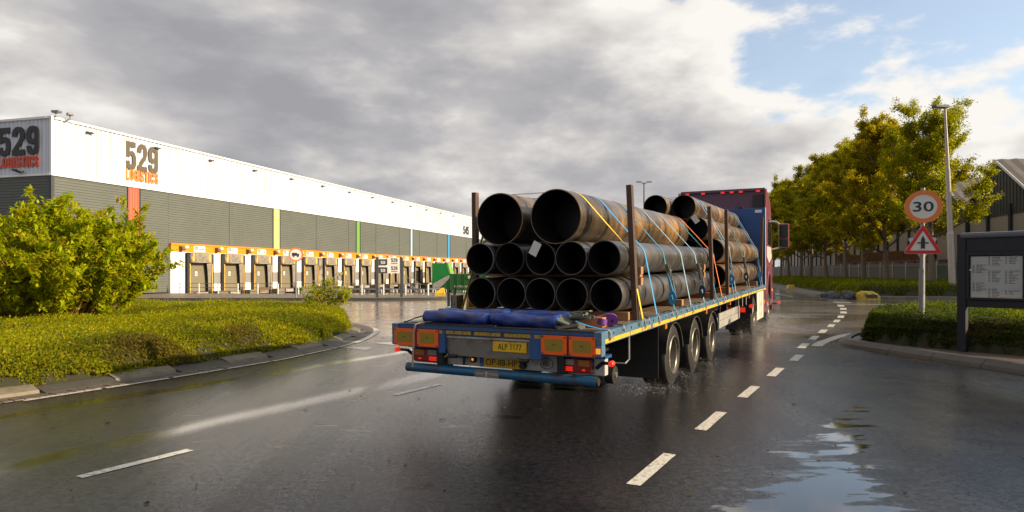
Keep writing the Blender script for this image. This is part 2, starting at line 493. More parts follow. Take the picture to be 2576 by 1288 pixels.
    simple('board_paper', (0.78, 0.82, 0.82), 0.25, var=0.05)
    simple('board_line', (0.62, 0.66, 0.68), 0.4)
    simple('board_ink', (0.09, 0.09, 0.11), 0.5)
    simple('fence_grey', (0.20, 0.19, 0.18), 0.5, metal=0.2, var=0.2, scale=3)
    simple('fence_green', (0.10, 0.15, 0.11), 0.5, metal=0.2, var=0.2, scale=3)
    simple('hall_beige', (0.40, 0.35, 0.285), 0.7, var=0.08, scale=0.5)
    simple('hall_dark', (0.058, 0.065, 0.064), 0.5, var=0.15, scale=0.4)
    simple('hall_column', (0.022, 0.026, 0.036), 0.5)
    simple('hall_roof', (0.12, 0.105, 0.095), 0.7, var=0.25, scale=0.8)
    simple('crate_green', (0.04, 0.22, 0.06), 0.5, var=0.15)
    simple('crate_navy', (0.02, 0.03, 0.06), 0.5, var=0.2)
    simple('crate_red', (0.28, 0.045, 0.035), 0.5, var=0.2)
    simple('pallet_wood', (0.26, 0.14, 0.06), 0.7, var=0.3, scale=6)
    simple('brick_red', (0.26, 0.085, 0.06), 0.7, var=0.2)
    simple('far_cream', (0.55, 0.50, 0.42), 0.7, var=0.08)
    simple('bark', (0.17, 0.135, 0.09), 0.8, var=0.4, scale=7, dirt=(0.09, 0.085, 0.05), dirt_amt=0.5, dscale=5, bump=0.5)
    simple('bark_twig', (0.13, 0.085, 0.045), 0.8, var=0.3, scale=9)
    simple('bush_stem', (0.20, 0.115, 0.05), 0.7, var=0.35, scale=9)
    simple('hedge_core', (0.026, 0.026, 0.010), 0.9, var=0.5, scale=20, bump=0.5)
    leafmat('leaf_tree', 0.58, 0.45)
    leafmat('leaf_bush', 0.45, 0.5, 0.10)
    leafmat('leaf_hedge', 0.44, 0.6, 0.08)
    steel_pipe('pipe_dark', (0.092, 0.086, 0.083), (0.27, 0.14, 0.05), -0.03, 0)
    steel_pipe('pipe_rusty', (0.17, 0.12, 0.072), (0.58, 0.26, 0.04), 0.11, 1)
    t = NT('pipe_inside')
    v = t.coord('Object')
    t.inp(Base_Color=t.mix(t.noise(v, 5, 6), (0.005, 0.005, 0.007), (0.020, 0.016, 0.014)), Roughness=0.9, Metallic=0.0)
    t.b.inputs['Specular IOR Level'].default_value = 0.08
    t = NT('spray_water')
    t.inp(Base_Color=(0.9, 0.9, 0.9), Roughness=0.1)
    t.b.inputs['Transmission Weight'].default_value = 0.25
    t.b.inputs['IOR'].default_value = 1.33
    t = NT('pane_glass')
    tr = t.n('ShaderNodeBsdfTransparent')
    gl = t.n('ShaderNodeBsdfGlossy')
    gl.inputs['Roughness'].default_value = 0.02
    fr = t.n('ShaderNodeFresnel')
    fr.inputs[0].default_value = 1.4
    mx = t.n('ShaderNodeMixShader')
    t.t.links.new(fr.outputs[0], mx.inputs[0])
    t.t.links.new(tr.outputs[0], mx.inputs[1])
    t.t.links.new(gl.outputs[0], mx.inputs[2])
    t.t.links.new(mx.outputs[0], t.out.inputs[0])
    # white ribbed cladding with rain streaks running down it
    t = NT('clad_white')
    st = t.noise(t.coord('Object', scale=(2.2, 2.2, 0.14)), 1.0, 7, 0.65)
    st2 = t.noise(t.coord('Object', scale=(0.25, 0.25, 0.25)), 1.0, 4)
    f = t.math('ADD', t.math('MULTIPLY', st, 0.7), t.math('MULTIPLY', st2, 0.3))
    t.inp(Base_Color=t.mix(t.sstep(f, 0.45, 0.72), (0.60, 0.635, 0.71), (0.49, 0.485, 0.49)), Roughness=0.5)


build_mats()
M = MATS

# ------------------------------------------------------------------ mesh helpers


class MB:
    def __init__(self):
        self.v, self.f = [], []

    def add(self, vs, fs):
        o = len(self.v)
        self.v.extend([tuple(p) for p in vs])
        self.f.extend([tuple(i + o for i in f) for f in fs])
        return self

    def box(self, x0, x1, y0, y1, z0, z1):
        return self.add([(x0, y0, z0), (x1, y0, z0), (x1, y1, z0), (x0, y1, z0), (x0, y0, z1), (x1, y0, z1), (x1, y1, z1), (x0, y1, z1)],
                        [(0, 3, 2, 1), (4, 5, 6, 7), (0, 1, 5, 4), (1, 2, 6, 5), (2, 3, 7, 6), (3, 0, 4, 7)])

    def cbox(self, c, s, b=0.0):
        x, y, z = c
        a, d, e = s[0] / 2, s[1] / 2, s[2] / 2
        if b <= 0:
            return self.box(x - a, x + a, y - d, y + d, z - e, z + e)
        return self.bevbox(x - a, x + a, y - d, y + d, z - e, z + e, b)

    def bevbox(self, x0, x1, y0, y1, z0, z1, b):
        """chamfered box"""
        import bmesh
        bm = bmesh.new()
        bmesh.ops.create_cube(bm, size=1)
        for v in bm.verts:
            v.co = Vector(((x0 + x1) / 2 + v.co.x * (x1 - x0), (y0 + y1) / 2 + v.co.y * (y1 - y0), (z0 + z1) / 2 + v.co.z * (z1 - z0)))
        bmesh.ops.bevel(bm, geom=bm.edges[:], offset=b, segments=2, profile=0.6, affect='EDGES')
        bm.verts.index_update()
        self.add([v.co[:] for v in bm.verts], [[v.index for v in f.verts] for f in bm.faces])
        bm.free()
        return self

    def tube(self, pts, rad, n=8, caps=True):
        pts = [Vector(p) for p in pts]
        if not hasattr(rad, '__len__'):
            rad = [rad] * len(pts)
        vs, fs = [], []
        k = len(pts)
        up = None
        for i, p in enumerate(pts):
            d = (pts[min(i + 1, k - 1)] - pts[max(i - 1, 0)]).normalized()
            if up is None:
                up = Vector((0, 0, 1)) if abs(d.z) < 0.9 else Vector((1, 0, 0))
            a = d.cross(up)
            if a.length < 1e-5:
                a = d.cross(Vector((0, 1, 0.3)))
            a.normalize()
            b = a.cross(d).normalized()
            up = b
            for j in range(n):
                t = 2 * math.pi * j / n
                vs.append(p + (a * math.cos(t) + b * math.sin(t)) * rad[i])
        for i in range(k - 1):
            for j in range(n):
                j2 = (j + 1) % n
                fs.append((i * n + j, i * n + j2, (i + 1) * n + j2, (i + 1) * n + j))
        if caps:
            fs.append(tuple(range(n - 1, -1, -1)))
            fs.append(tuple((k - 1) * n + j for j in range(n)))
        return self.add(vs, fs)

    def cyl(self, p0, p1, r0, r1=None, n=16):
        return self.tube([p0, p1], [r0, r0 if r1 is None else r1], n)

    def lathe(self, prof, n=32, axis='x', c=(0, 0, 0), closed=False):
        """prof: list of (along, radius)"""
        vs, fs = [], []
        k = len(prof)
        for (h, r) in prof:
            for j in range(n):
                t = 2 * math.pi * j / n
                a, b = r * math.cos(t), r * math.sin(t)
                if axis == 'x':
                    p = (h, a, b)
                elif axis == 'y':
                    p = (b, h, a)
                else:
                    p = (a, b, h)
                vs.append((p[0] + c[0], p[1] + c[1], p[2] + c[2]))
        kk = k if closed else k - 1
        for i in range(kk):
            i2 = (i + 1) % k
            for j in range(n):
                j2 = (j + 1) % n
                fs.append((i * n + j, i2 * n + j, i2 * n + j2, i * n + j2))
        if not closed:
            fs.append(tuple(range(n)))
            fs.append(tuple((k - 1) * n + j for j in range(n - 1, -1, -1)))
        return self.add(vs, fs)

    def prism(self, poly, h0, h1, axis='z', mapf=None):
        """extrude a 2D polygon; axis = extrusion axis"""
        n = len(poly)
        vs = []
        for h in (h0, h1):
            for (a, b) in poly:
                vs.append({'z': (a, b, h), 'y': (a, h, b), 'x': (h, a, b)}[axis])
        fs = [tuple(range(n - 1, -1, -1)), tuple(range(n, 2 * n))]
        for i in range(n):
            j = (i + 1) % n
            fs.append((i, j, n + j, n + i))
        return self.add(vs, fs)

    def ribbon(self, pts, side, w, th=0.003):
        """flat strap along pts, width vector side*w, thickness th (thick along local normal)"""
        pts = [Vector(p) for p in pts]
        side = Vector(side).normalized()
        k = len(pts)
        vs, fs = [], []
        for i, p in enumerate(pts):
            d = (pts[min(i + 1, k - 1)] - pts[max(i - 1, 0)]).normalized()
            nn = d.cross(side).normalized()
            for (s, q) in ((-1, 0), (1, 0), (1, 1), (-1, 1)):
                vs.append(p + side * (s * w / 2) + nn * (q * th))
        for i in range(k - 1):
            for j in range(4):
                j2 = (j + 1) % 4
                fs.append((i * 4 + j, i * 4 + j2, (i + 1) * 4 + j2, (i + 1) * 4 + j))
        fs.append((3, 2, 1, 0)); fs.append(tuple((k - 1) * 4 + j for j in range(4)))
        return self.add(vs, fs)

    def mesh(self, name):
        me = bpy.data.meshes.new(name)
        me.from_pydata(self.v, [], self.f)
        import bmesh
        bm = bmesh.new(); bm.from_mesh(me)
        bmesh.ops.recalc_face_normals(bm, faces=bm.faces[:])
        bm.to_mesh(me); bm.free()
        return me


def link(name, me, mat=None, parent=None, smooth=False, loc=None, rot=None, **props):
    o = bpy.data.objects.new(name, me)
    COL.objects.link(o)
    if mat is not None and len(me.materials) == 0:
        me.materials.append(M[mat])
    if parent is not None:
        o.parent = parent
    if smooth:
        me.polygons.foreach_set('use_smooth', [True] * len(me.polygons))
        if smooth != 'all':
            try:
                me.set_sharp_from_angle(angle=R(38))
            except Exception:
                pass
    if loc is not None:
        o.location = loc
    if rot is not None:
        o.rotation_euler = rot
    for k, v in props.items():
        o[k] = v
    return o


def part(name, mb, mat, parent=None, smooth=False, **k):
    return link(name, mb.mesh(name), mat, parent, smooth, **k)


def thing(name, label, cat, loc=(0, 0, 0), rot=(0, 0, 0), group=None):
    o = bpy.data.objects.new(name, None)
    COL.objects.link(o)
    o.location = loc; o.rotation_euler = rot
    o['label'] = label; o['category'] = cat
    if group:
        o['group'] = group
    return o


def tag(o, label, cat, group=None):
    o['label'] = label; o['category'] = cat
    if group:
        o['group'] = group
    return o


def copy_tree(o, parent=None):
    c = o.copy()
    COL.objects.link(c)
    if parent is not None:
        c.parent = parent
    for ch in list(o.children):
        copy_tree(ch, c)
    return c


GLYPH = {
    '5': [[(0, 1.8), (.95, 1.8), (.95, 1.45), (.38, 1.45), (.36, 1.13), (.48, 1.21), (.62, 1.23), (.86, 1.12), (1, .86), (1, .40), (.88, .12), (.62, 0), (.36, 0), (.11, .12), (0, .36), (0, .56), (.36, .56), (.38, .38), (.5, .32), (.62, .38), (.64, .5), (.64, .80), (.60, .91), (.5, .94), (.4, .9), (.36, .82), (.02, .82)]],
    '2': [[(0, 1.2), (0, 1.4), (.08, 1.62), (.28, 1.77), (.5, 1.8), (.75, 1.76), (.93, 1.6), (1, 1.35), (.97, 1.1), (.85, .85), (.42, .36), (.98, .36), (.98, 0), (0, 0), (0, .3), (.5, .9), (.62, 1.12), (.64, 1.3), (.6, 1.44), (.5, 1.48), (.4, 1.44), (.36, 1.3), (.36, 1.2)]],
    '9': [[(.5, 1.8), (.25, 1.76), (.07, 1.6), (0, 1.35), (0, 1.02), (.08, .80), (.26, .67), (.46, .66), (.63, .74), (.64, .5), (.6, .37), (.5, .32), (.4, .36), (.37, .5), (.37, .56), (.02, .56), (.02, .4), (.1, .14), (.28, .02), (.5, 0), (.75, .04), (.93, .2), (1, .45), (1, 1.35), (.93, 1.6), (.75, 1.76)],
          [(.5, 1.48), (.4, 1.43), (.37, 1.3), (.37, 1.1), (.41, 1.0), (.5, .97), (.6, 1.0), (.64, 1.1), (.64, 1.3), (.6, 1.43)]],
    '4': [[(.50, 1.8), (.9, 1.8), (.9, .68), (1, .68), (1, .34), (.9, .34), (.9, 0), (.54, 0), (.54, .34), (0, .34), (0, .64)], [(.54, .68), (.54, 1.32), (.30, .68)]],
    'L': [[(0, 1.8), (.36, 1.8), (.36, .34), (.82, .34), (.82, 0), (0, 0)]],
    'O': [[(.5, 1.8), (.22, 1.75), (.05, 1.6), (0, 1.35), (0, .45), (.05, .2), (.22, .05), (.5, 0), (.78, .05), (.95, .2), (1, .45), (1, 1.35), (.95, 1.6), (.78, 1.75)], [(.5, 1.48), (.4, 1.44), (.36, 1.3), (.36, .5), (.4, .36), (.5, .32), (.6, .36), (.64, .5), (.64, 1.3), (.6, 1.44)]],
    'G': [[(1, 1.15), (1, 1.35), (.95, 1.6), (.78, 1.75), (.5, 1.8), (.22, 1.75), (.05, 1.6), (0, 1.35), (0, .45), (.05, .2), (.22, .05), (.45, 0), (.6, .03), (.70, .14), (.74, 0), (1, 0), (1, .98), (.5, .98), (.5, .70), (.65, .70), (.65, .5), (.6, .36), (.5, .32), (.4, .36), (.36, .5), (.36, 1.3), (.4, 1.44), (.5, 1.48), (.6, 1.44), (.64, 1.3), (.64, 1.15)]],
    'I': [[(0, 0), (.36, 0), (.36, 1.8), (0, 1.8)]],
    'S': [[(.95, 1.22), (.95, 1.4), (.88, 1.62), (.72, 1.77), (.48, 1.8), (.24, 1.76), (.06, 1.6), (0, 1.36), (.03, 1.12), (.16, .94), (.55, .68), (.60, .54), (.58, .38), (.48, .32), (.39, .37), (.36, .5), (.36, .64), (0, .64), (0, .42), (.08, .16), (.26, .03), (.5, 0), (.76, .05), (.92, .2), (.97, .48), (.93, .78), (.78, .98), (.42, 1.22), (.37, 1.34), (.4, 1.45), (.48, 1.48), (.57, 1.44), (.6, 1.3), (.6, 1.22)]],
    'T': [[(0, 1.8), (.94, 1.8), (.94, 1.46), (.65, 1.46), (.65, 0), (.29, 0), (.29, 1.46), (0, 1.46)]],
    'C': [[(1, 1.12), (1, 1.35), (.95, 1.6), (.78, 1.75), (.5, 1.8), (.22, 1.75), (.05, 1.6), (0, 1.35), (0, .45), (.05, .2), (.22, .05), (.5, 0), (.78, .05), (.95, .2), (1, .45), (1, .70), (.64, .70), (.64, .5), (.6, .36), (.5, .32), (.4, .36), (.36, .5), (.36, 1.3), (.4, 1.44), (.5, 1.48), (.6, 1.44), (.64, 1.3), (.64, 1.12)]],
}


def heavy_curve(s, gap=.14):
    cu = bpy.data.curves.new('lettering', 'CURVE')
    cu.dimensions = '2D'
    cu.fill_mode = 'BOTH'
    x = 0.0
    for ch in s:
        w = max(p[0] for p in GLYPH[ch][0])
        for ring in GLYPH[ch]:
            sp = cu.splines.new('POLY')
            sp.points.add(len(ring) - 1)
            for q, p in zip(sp.points, ring):
                q.co = (p[0] + x, p[1], 0, 1)
            sp.use_cyclic_u = True
        x += w + gap
    return cu


_TXT = {}


def text_mesh(s, width, height, bold=0.0, depth=0.01, spacing=1.0):
    """lettering as a mesh, fitted to width x height, centred on the origin, upright in XZ facing -Y"""
    key = (s, round(width, 4), round(height, 4), bold, depth)
    if key in _TXT:
        return _TXT[key]
    if bold >= 0.03 and all(c in GLYPH for c in s):
        cu = heavy_curve(s)
    else:
        cu = bpy.data.curves.new('lettering', 'FONT')
        cu.body = s
        cu.offset = min(bold, .012)
        cu.space_character = spacing
        cu.resolution_u = 3
        cu.align_x = 'LEFT'
    ob = bpy.data.objects.new('lettering', cu)
    COL.objects.link(ob)
    dg = bpy.context.evaluated_depsgraph_get()
    me = bpy.data.meshes.new_from_object(ob.evaluated_get(dg))
    bpy.data.objects.remove(ob)
    n = len(me.vertices)
    co = np.empty(n * 3); me.vertices.foreach_get('co', co); co = co.reshape(-1, 3)
    mn, mx = co.min(0), co.max(0)
    x = ((co[:, 0] - mn[0]) / (mx[0] - mn[0]) - 0.5) * width
    z = ((co[:, 1] - mn[1]) / (mx[1] - mn[1]) - 0.5) * height
    polys = [tuple(p.vertices) for p in me.polygons]
    bpy.data.meshes.remove(me)
    import bmesh
    bm = bmesh.new()
    vs = [bm.verts.new((x[i], 0, z[i])) for i in range(n)]
    for p in polys:
        try:
            bm.faces.new([vs[i] for i in p])
        except ValueError:
            pass
    r = bmesh.ops.extrude_face_region(bm, geom=bm.faces[:])
    for e in r['geom']:
        if isinstance(e, bmesh.types.BMVert):
            e.co.y -= depth
    bmesh.ops.recalc_face_normals(bm, faces=bm.faces[:])
    out = bpy.data.meshes.new('lettering')
    bm.to_mesh(out); bm.free()
    _TXT[key] = out
    return out


def text(s, w, h, mat, parent, loc, rotz=0.0, bold=0.0, depth=0.004, name='lettering', rot=None):
    me = text_mesh(s, w, h, bold, depth)
    if len(me.materials) and me.materials[0] is not M[mat]:
        me = me.copy(); me.materials.clear()
    return link(name, me, mat, parent, loc=loc, rot=rot or (0, 0, rotz))


def np_mesh(name, verts, nper, mat, colors=None):
    """many small equal n-gons; verts (count*nper,3)"""
    me = bpy.data.meshes.new(name)
    nv = len(verts)
    nf = nv // nper
    me.vertices.add(nv)
    me.vertices.foreach_set('co', np.ascontiguousarray(verts, dtype=np.float32).ravel())
    me.loops.add(nv)
    me.loops.foreach_set('vertex_index', np.arange(nv, dtype=np.int32))
    me.polygons.add(nf)
    me.polygons.foreach_set('loop_start', np.arange(0, nv, nper, dtype=np.int32))
    if colors is not None:
        at = me.attributes.new('leafcol', 'FLOAT_COLOR', 'FACE')
        c = np.ones((nf, 4), dtype=np.float32); c[:, :3] = colors
        at.data.foreach_set('color', c.ravel())
    me.update(calc_edges=True)
    me.validate()
    me.materials.append(M[mat])
    return me


def leaf_quads(P, D, Nn, L, W):
    """diamond-ish leaves: centre P, long axis D, normal Nn, length L, width W"""
    D = D / np.linalg.norm(D, axis=1, keepdims=True)
    S = np.cross(D, Nn)
    S /= np.maximum(np.linalg.norm(S, axis=1, keepdims=True), 1e-6)
    L = np.asarray(L).reshape(-1, 1); W = np.asarray(W).reshape(-1, 1)
    a = P - D * L * 0.5
    b = P + S * W * 0.5 - D * L * 0.05
    c = P + D * L * 0.5
    d = P - S * W * 0.5 - D * L * 0.05
    return np.stack([a, b, c, d], 1).reshape(-1, 3)


def unit(n):
    v = RNG.normal(size=(n, 3))
    return v / np.linalg.norm(v, axis=1, keepdims=True)


def palette(n, cols, jitter=0.18, weights=None):
    cols = np.array(cols)
    i = RNG.choice(len(cols), n, p=weights)
    j = (i + RNG.integers(0, len(cols), n)) % len(cols)
    t = RNG.random((n, 1)) * 0.4
    c = cols[i] * (1 - t) + cols[j] * t
    return np.clip(c * (1 + jitter * RNG.normal(size=(n, 1))), 0.003, 1)

# ================================================================== SETTING


def smooth01(x):
    x = np.clip(x, 0, 1)
    return x * x * (3 - 2 * x)


def yard_z(x, y):
    """the loading yard dips towards the docks"""
    x = np.asarray(x, float); y = np.asarray(y, float)
    d = np.clip((y - 42 + 0.23 * (x + 5)) / 40.0, 0, 1.1)
    return -1.0 * d * (1 - smooth01((x + 4) / 14)) * (1 - smooth01((y - 115) / 60))


def build_road():
    xs = np.concatenate([[-2500, -900, -400, -200, -120], np.arange(-90, 91, 3.0), [120, 200, 400, 900, 2500]])
    ys = np.concatenate([[-900, -200, -60, -20, -6], np.arange(0, 181, 3.0), [220, 300, 500, 1000, 2500]])
    gx, gy = np.meshgrid(xs, ys)
    gz = yard_z(gx, gy)
    v = np.stack([gx, gy, gz], -1).reshape(-1, 3)
    nx, ny = len(xs), len(ys)
    f = [(j * nx + i, j * nx + i + 1, (j + 1) * nx + i + 1, (j + 1) * nx + i) for j in range(ny - 1) for i in range(nx - 1)]
    me = bpy.data.meshes.new('road')
    me.from_pydata(v.tolist(), [], f)
    return link('road', me, 'wet_asphalt', smooth='all', kind='structure')


road = build_road()


def G(x, y):
    """point of the flat ground seen at (x, y) of the 2576-wide survey picture"""
    Y = 1650 * CAM_H / (y - 683.0)
    return Vector(((x - 1288) / 1650 * Y, Y, 0))


# ---- painted markings
def quad_mark(a, b, w, name, z=0.004, shear=0.0):
    a, b = Vector(a), Vector(b)
    d = (b - a).normalized()
    s = Vector((d.y, -d.x, 0)) * (w / 2)
    n = 6
    vs = []
    for i in range(n + 1):
        p = a.lerp(b, i / n)
        for sg in (-1, 1):
            j = random.uniform(-0.006, 0.006)
            vs.append((p.x + s.x * sg + s.x * j * 6, p.y + s.y * sg + s.y * j * 6, z))
    fs = [(2 * i, 2 * i + 1, 2 * i + 3, 2 * i + 2) for i in range(n)]
    me = bpy.data.meshes.new(name)
    me.from_pydata(vs, [], fs)
    return link(name, me, 'road_paint', road, kind='structure')


DASH = [((1593, 1220.5), (1685, 1142.5), .11), ((1762, 1082), (1815, 1037), .12), ((1867, 1000), (1901, 972), .125),
        ((1939, 947), (1963, 926), .135), ((1995, 908), (2012, 893), .15), ((2015, 876), (2028, 864), .16), ((2042, 854.5), (2054, 845), .16),
        ((2065.5, 837.6), (2075, 829.5), .17), ((2088, 823), (2094, 816), .17), ((2102, 811), (2108, 804.5), .17),
        ((2113.5, 800), (2117, 794), .20), ((2121.8, 788.8), (2121.8, 783.7), .22), ((2121.3, 779.5), (2121.3, 774.8), .25), ((2116.6, 771.3), (2114.3, 767.3), .28)]
for a, b, w in DASH:
    quad_mark(G(*a), G(*b), w, 'lane_dash')
for a, b in (((199, 1201), (479, 1132)), ((992, 994), (1106, 967))):
    quad_mark(G(*a), G(*b), 0.10, 'lane_dash')
p0, p1 = G(992, 994), G(1106, 967)
step = (p0 - G(199, 1201))
for k in (1, 2):
    quad_mark(p0 + step * k + Vector((.15 * k, -.1 * k, 0)), p1 + step * k + Vector((.15 * k, -.1 * k, 0)), 0.10, 'lane_dash')
# junction lines at the far right branch
for y, x0, x1 in ((751.5, 2071, 2120), (754.6, 2083, 2128), (758, 2093, 2132), (761.3, 2098, 2140)):
    quad_mark(G(x0, y), G(x1, y + .3), 0.42, 'junction_bar')
quad_mark(G(2106, 765), G(2560, 769.5), 0.22, 'edge_line')
for a, b in (((1952, 739), (1962, 740.5)), ((1966, 741.5), (1977, 743)), ((1982, 744.5), (1993, 746))):
    quad_mark(G(*a), G(*b), 0.25, 'lane_dash')
# give-way teeth left of the truck
for tri in (((858, 873), (941, 874), (921, 881.5)), ((938, 863), (1010, 861.5), (1001, 870))):
    me = bpy.data.meshes.new('give_way_tooth')
    me.from_pydata([(*G(*p)[:2], 0.004) for p in tri], [], [(0, 1, 2)])
    link('give_way_tooth', me, 'road_paint', road, kind='structure')


def resample(path, step):
    path = [Vector((p[0], p[1], 0)) for p in path]
    # catmull-rom then equal steps
    fine = []
    n = len(path)
    for i in range(n - 1):
        a = path[max(i - 1, 0)]; b = path[i]; c = path[i + 1]; d = path[min(i + 2, n - 1)]
        for k in range(12):
            t = k / 12
            fine.append(0.5 * ((2 * b) + (c - a) * t + (2 * a - 5 * b + 4 * c - d) * t * t + (3 * b - a - 3 * c + d) * t ** 3))
    fine.append(path[-1])
    out = [fine[0]]
    acc = 0.0
    for i in range(1, len(fine)):
        seg = (fine[i] - fine[i - 1]).length
        while acc + seg >= step:
            r = (step - acc) / seg
            p = fine[i - 1].lerp(fine[i], r)
            out.append(p)
            fine[i - 1] = p
            seg = (fine[i] - p).length
            acc = 0.0
        acc += seg
    return out


def normals(pts, side):
    ns = []
    for i in range(len(pts)):
        d = (pts[min(i + 1, len(pts) - 1)] - pts[max(i - 1, 0)]).normalized()
        ns.append(Vector((-d.y, d.x, 0)) * side)
    return ns


def kerb_pieces(path, side, prof, per, gap, names, mats, parent):
    """stones swept along a path; prof: (offset inward, height) outline of the section"""
    pts = resample(path, per / 4)
    ns = normals(pts, side)
    i = 0; k = 0
    profs = prof if isinstance(prof[0], list) else [prof]
    while i + 4 < len(pts):
        mb = MB(); vs = []; fs = []
        prof = profs[k % len(profs)]
        m = len(prof)
        dz = random.uniform(-0.004, 0.004)
        for q in range(5):
            p = pts[i + q].copy()
            if q == 0:
                p += (pts[i + 1] - pts[i]).normalized() * gap
            n = ns[i + q]
            for (o, h) in prof:
                vs.append((p.x + n.x * o, p.y + n.y * o, (h + dz if h > 0.002 else h)))
        for q in range(4):
            for j in range(m):
                j2 = (j + 1) % m
                fs.append((q * m + j, q * m + j2, (q + 1) * m + j2, (q + 1) * m + j))
        fs.append(tuple(range(m - 1, -1, -1))); fs.append(tuple(4 * m + j for j in range(m)))
        mb.add(vs, fs)
        part(names[k % len(names)], mb, mats[k % len(mats)], parent, kind='structure')
        i += 4; k += 1


def ground_sheet(name, poly, z, mat, grid=None):
    me = bpy.data.meshes.new(name)
    me.from_pydata([(p[0], p[1], z) for p in poly], [], [tuple(range(len(poly)))])
    return link(name, me, mat, kind='structure')


# ---- left bed: edge path (outside line), runs from near-left round the tip and back to the left
PL = [(-7.6, 6.0), (-6.75, 7.0), (-6.02, 8.05), (-5.44, 9.14), (-4.96, 10.1), (-4.54, 11.0), (-4.16, 11.86), (-3.86, 12.9), (-3.60, 14.0),
      (-3.45, 15.5), (-3.62, 17.6), (-4.25, 19.4), (-5.4, 20.9), (-7.4, 22.0), (-11, 23.0), (-18, 24.2), (-30, 25.5)]
kerb_left = link('kerb', MB().box(-4.9, -4.7, 14, 14.2, -0.05, -0.01).mesh('kerb'), 'kerb_dark', kind='structure')
# sloped kerb stones, a pale raised one and a dark one in turn
PROF_D = [(0.30, 0.0), (0.33, 0.02), (0.58, 0.075), (0.70, 0.08), (0.70, 0.0)]
PROF_L = [(0.43, 0.0), (0.45, 0.05), (0.62, 0.105), (0.72, 0.11), (0.72, 0.0)]
kerb_pieces(PL, 1, [PROF_L, PROF_D], 1.0, 0.02, ['kerb_stone', 'kerb_stone'], ['kerb_light', 'kerb_dark'], kerb_left)
_gp = resample(PL, 0.5); _gn = normals(_gp, 1)
me = bpy.data.meshes.new('gutter')
me.from_pydata([(p.x + n.x * o_, p.y + n.y * o_, .006) for p, n in zip(_gp, _gn) for o_ in (.07, .6)], [], [(2 * i, 2 * i + 1, 2 * i + 3, 2 * i + 2) for i in range(len(_gp) - 1)])
link('gutter', me, 'brick_dark', kerb_left, kind='structure')


def brick_gutter(path, side, o0, o1, n_max, parent):
    pts = resample(path, 0.118)
    ns = normals(pts, side)
    me = MB().bevbox(-0.052, 0.052, o0, o1, -0.03, 0.014, 0.006).mesh('brick')
    me.materials.append(M['brick_dark'])
    for i, (p, n) in enumerate(zip(pts, ns)):
        if i >= n_max:
            break
        o = link('brick', me, None, parent, kind='structure')
        o.location = (p.x, p.y, random.uniform(-0.003, 0.002))
        o.rotation_euler = (random.uniform(-.02, .02), 0, math.atan2(n.y, n.x) - R(90) + random.uniform(-.02, .02))


brick_gutter(PL[1:], 1, 0.09, 0.29, 130, kerb_left)
# white edge line made of short strips
pts = resample(PL[2:12], 0.25)
for i in range(0, len(pts) - 4, 4):
    tip = pts[i].y > 14.0
    gp = 0.0 if tip else 0.03
    mb = MB(); vs = []
    w = 0.16 if tip else 0.055
    for q in range(5):
        p = pts[i + q]
        d = (pts[min(i + q + 1, len(pts) - 1)] - pts[max(i + q - 1, 0)]).normalized()
        p = p + d * (gp if q == 0 else (-gp if q == 4 else 0))
        n = Vector((-d.y, d.x, 0))
        vs += [(p.x - n.x * w * .35, p.y - n.y * w * .35, 0.009), (p.x + n.x * w, p.y + n.y * w, 0.009)]
    me = bpy.data.meshes.new('edge_line')
    me.from_pydata(vs, [], [(2 * q, 2 * q + 1, 2 * q + 3, 2 * q + 2) for q in range(4)])
    link('edge_line', me, 'road_paint', road, kind='structure')

# ---- right bed kerb
PR = [(8.9, 6.0), (8.4, 8.0), (7.93, 10.1), (7.60, 11.6), (7.30, 13.0), (7.10, 13.9), (7.20, 14.5), (7.65, 15.25), (8.35, 16.1), (9.4, 17.05), (11, 18.0), (13, 18.8), (18, 20), (30, 22)]
kerb_right = link('kerb', MB().box(7.9, 8.1, 14, 14.2, -0.05, -0.01).mesh('kerb'), 'kerb_dark', kind='structure')
kerb_pieces(PR, -1, [(0.0, 0.0), (0.03, 0.06), (0.14, 0.14), (0.27, 0.14), (0.27, 0.0)], 1.0, 0.012, ['kerb_stone'], ['kerb_dark', 'kerb_dark', 'kerb_dark'], kerb_right)
# thick white line round the tip of the right bed
pts = resample([(6.50, 14.0), (6.90, 14.65), (7.36, 15.25), (7.9, 15.95), (8.5, 16.6), (9.4, 17.35)], 0.2)
vs = []
for i, p in enumerate(pts):
    d = (pts[min(i + 1, len(pts) - 1)] - pts[max(i - 1, 0)]).normalized(); n = Vector((-d.y, d.x, 0))
    vs += [(p.x - n.x * .11, p.y - n.y * .11, 0.006), (p.x + n.x * .11, p.y + n.y * .11, 0.006)]
me = bpy.data.meshes.new('edge_line')
me.from_pydata(vs, [], [(2 * q, 2 * q + 1, 2 * q + 3, 2 * q + 2) for q in range(len(pts) - 1)])
link('edge_line', me, 'road_paint', road, kind='structure')
# bare verge between kerb and hedge, gravel and soil
ground_sheet('verge', [(9.2, 6), (8.65, 8.0), (8.2, 10.1), (7.87, 11.6), (7.57, 13.0), (7.36, 13.9), (7.45, 14.4), (7.85, 15.05), (8.5, 15.85), (9.5, 16.75), (11.1, 17.7), (13, 18.5), (18, 19.7), (30, 21.7), (40, 20), (40, 6)], 0.10, 'brick_dark')
_bp = resample(PL, 0.5); _bn = normals(_bp, 1)
ground_sheet('bed_soil', [(p.x + n.x * .64, p.y + n.y * .64) for p, n in zip(_bp, _bn)] + [(-40, 20), (-40, 6)], 0.07, 'soil')

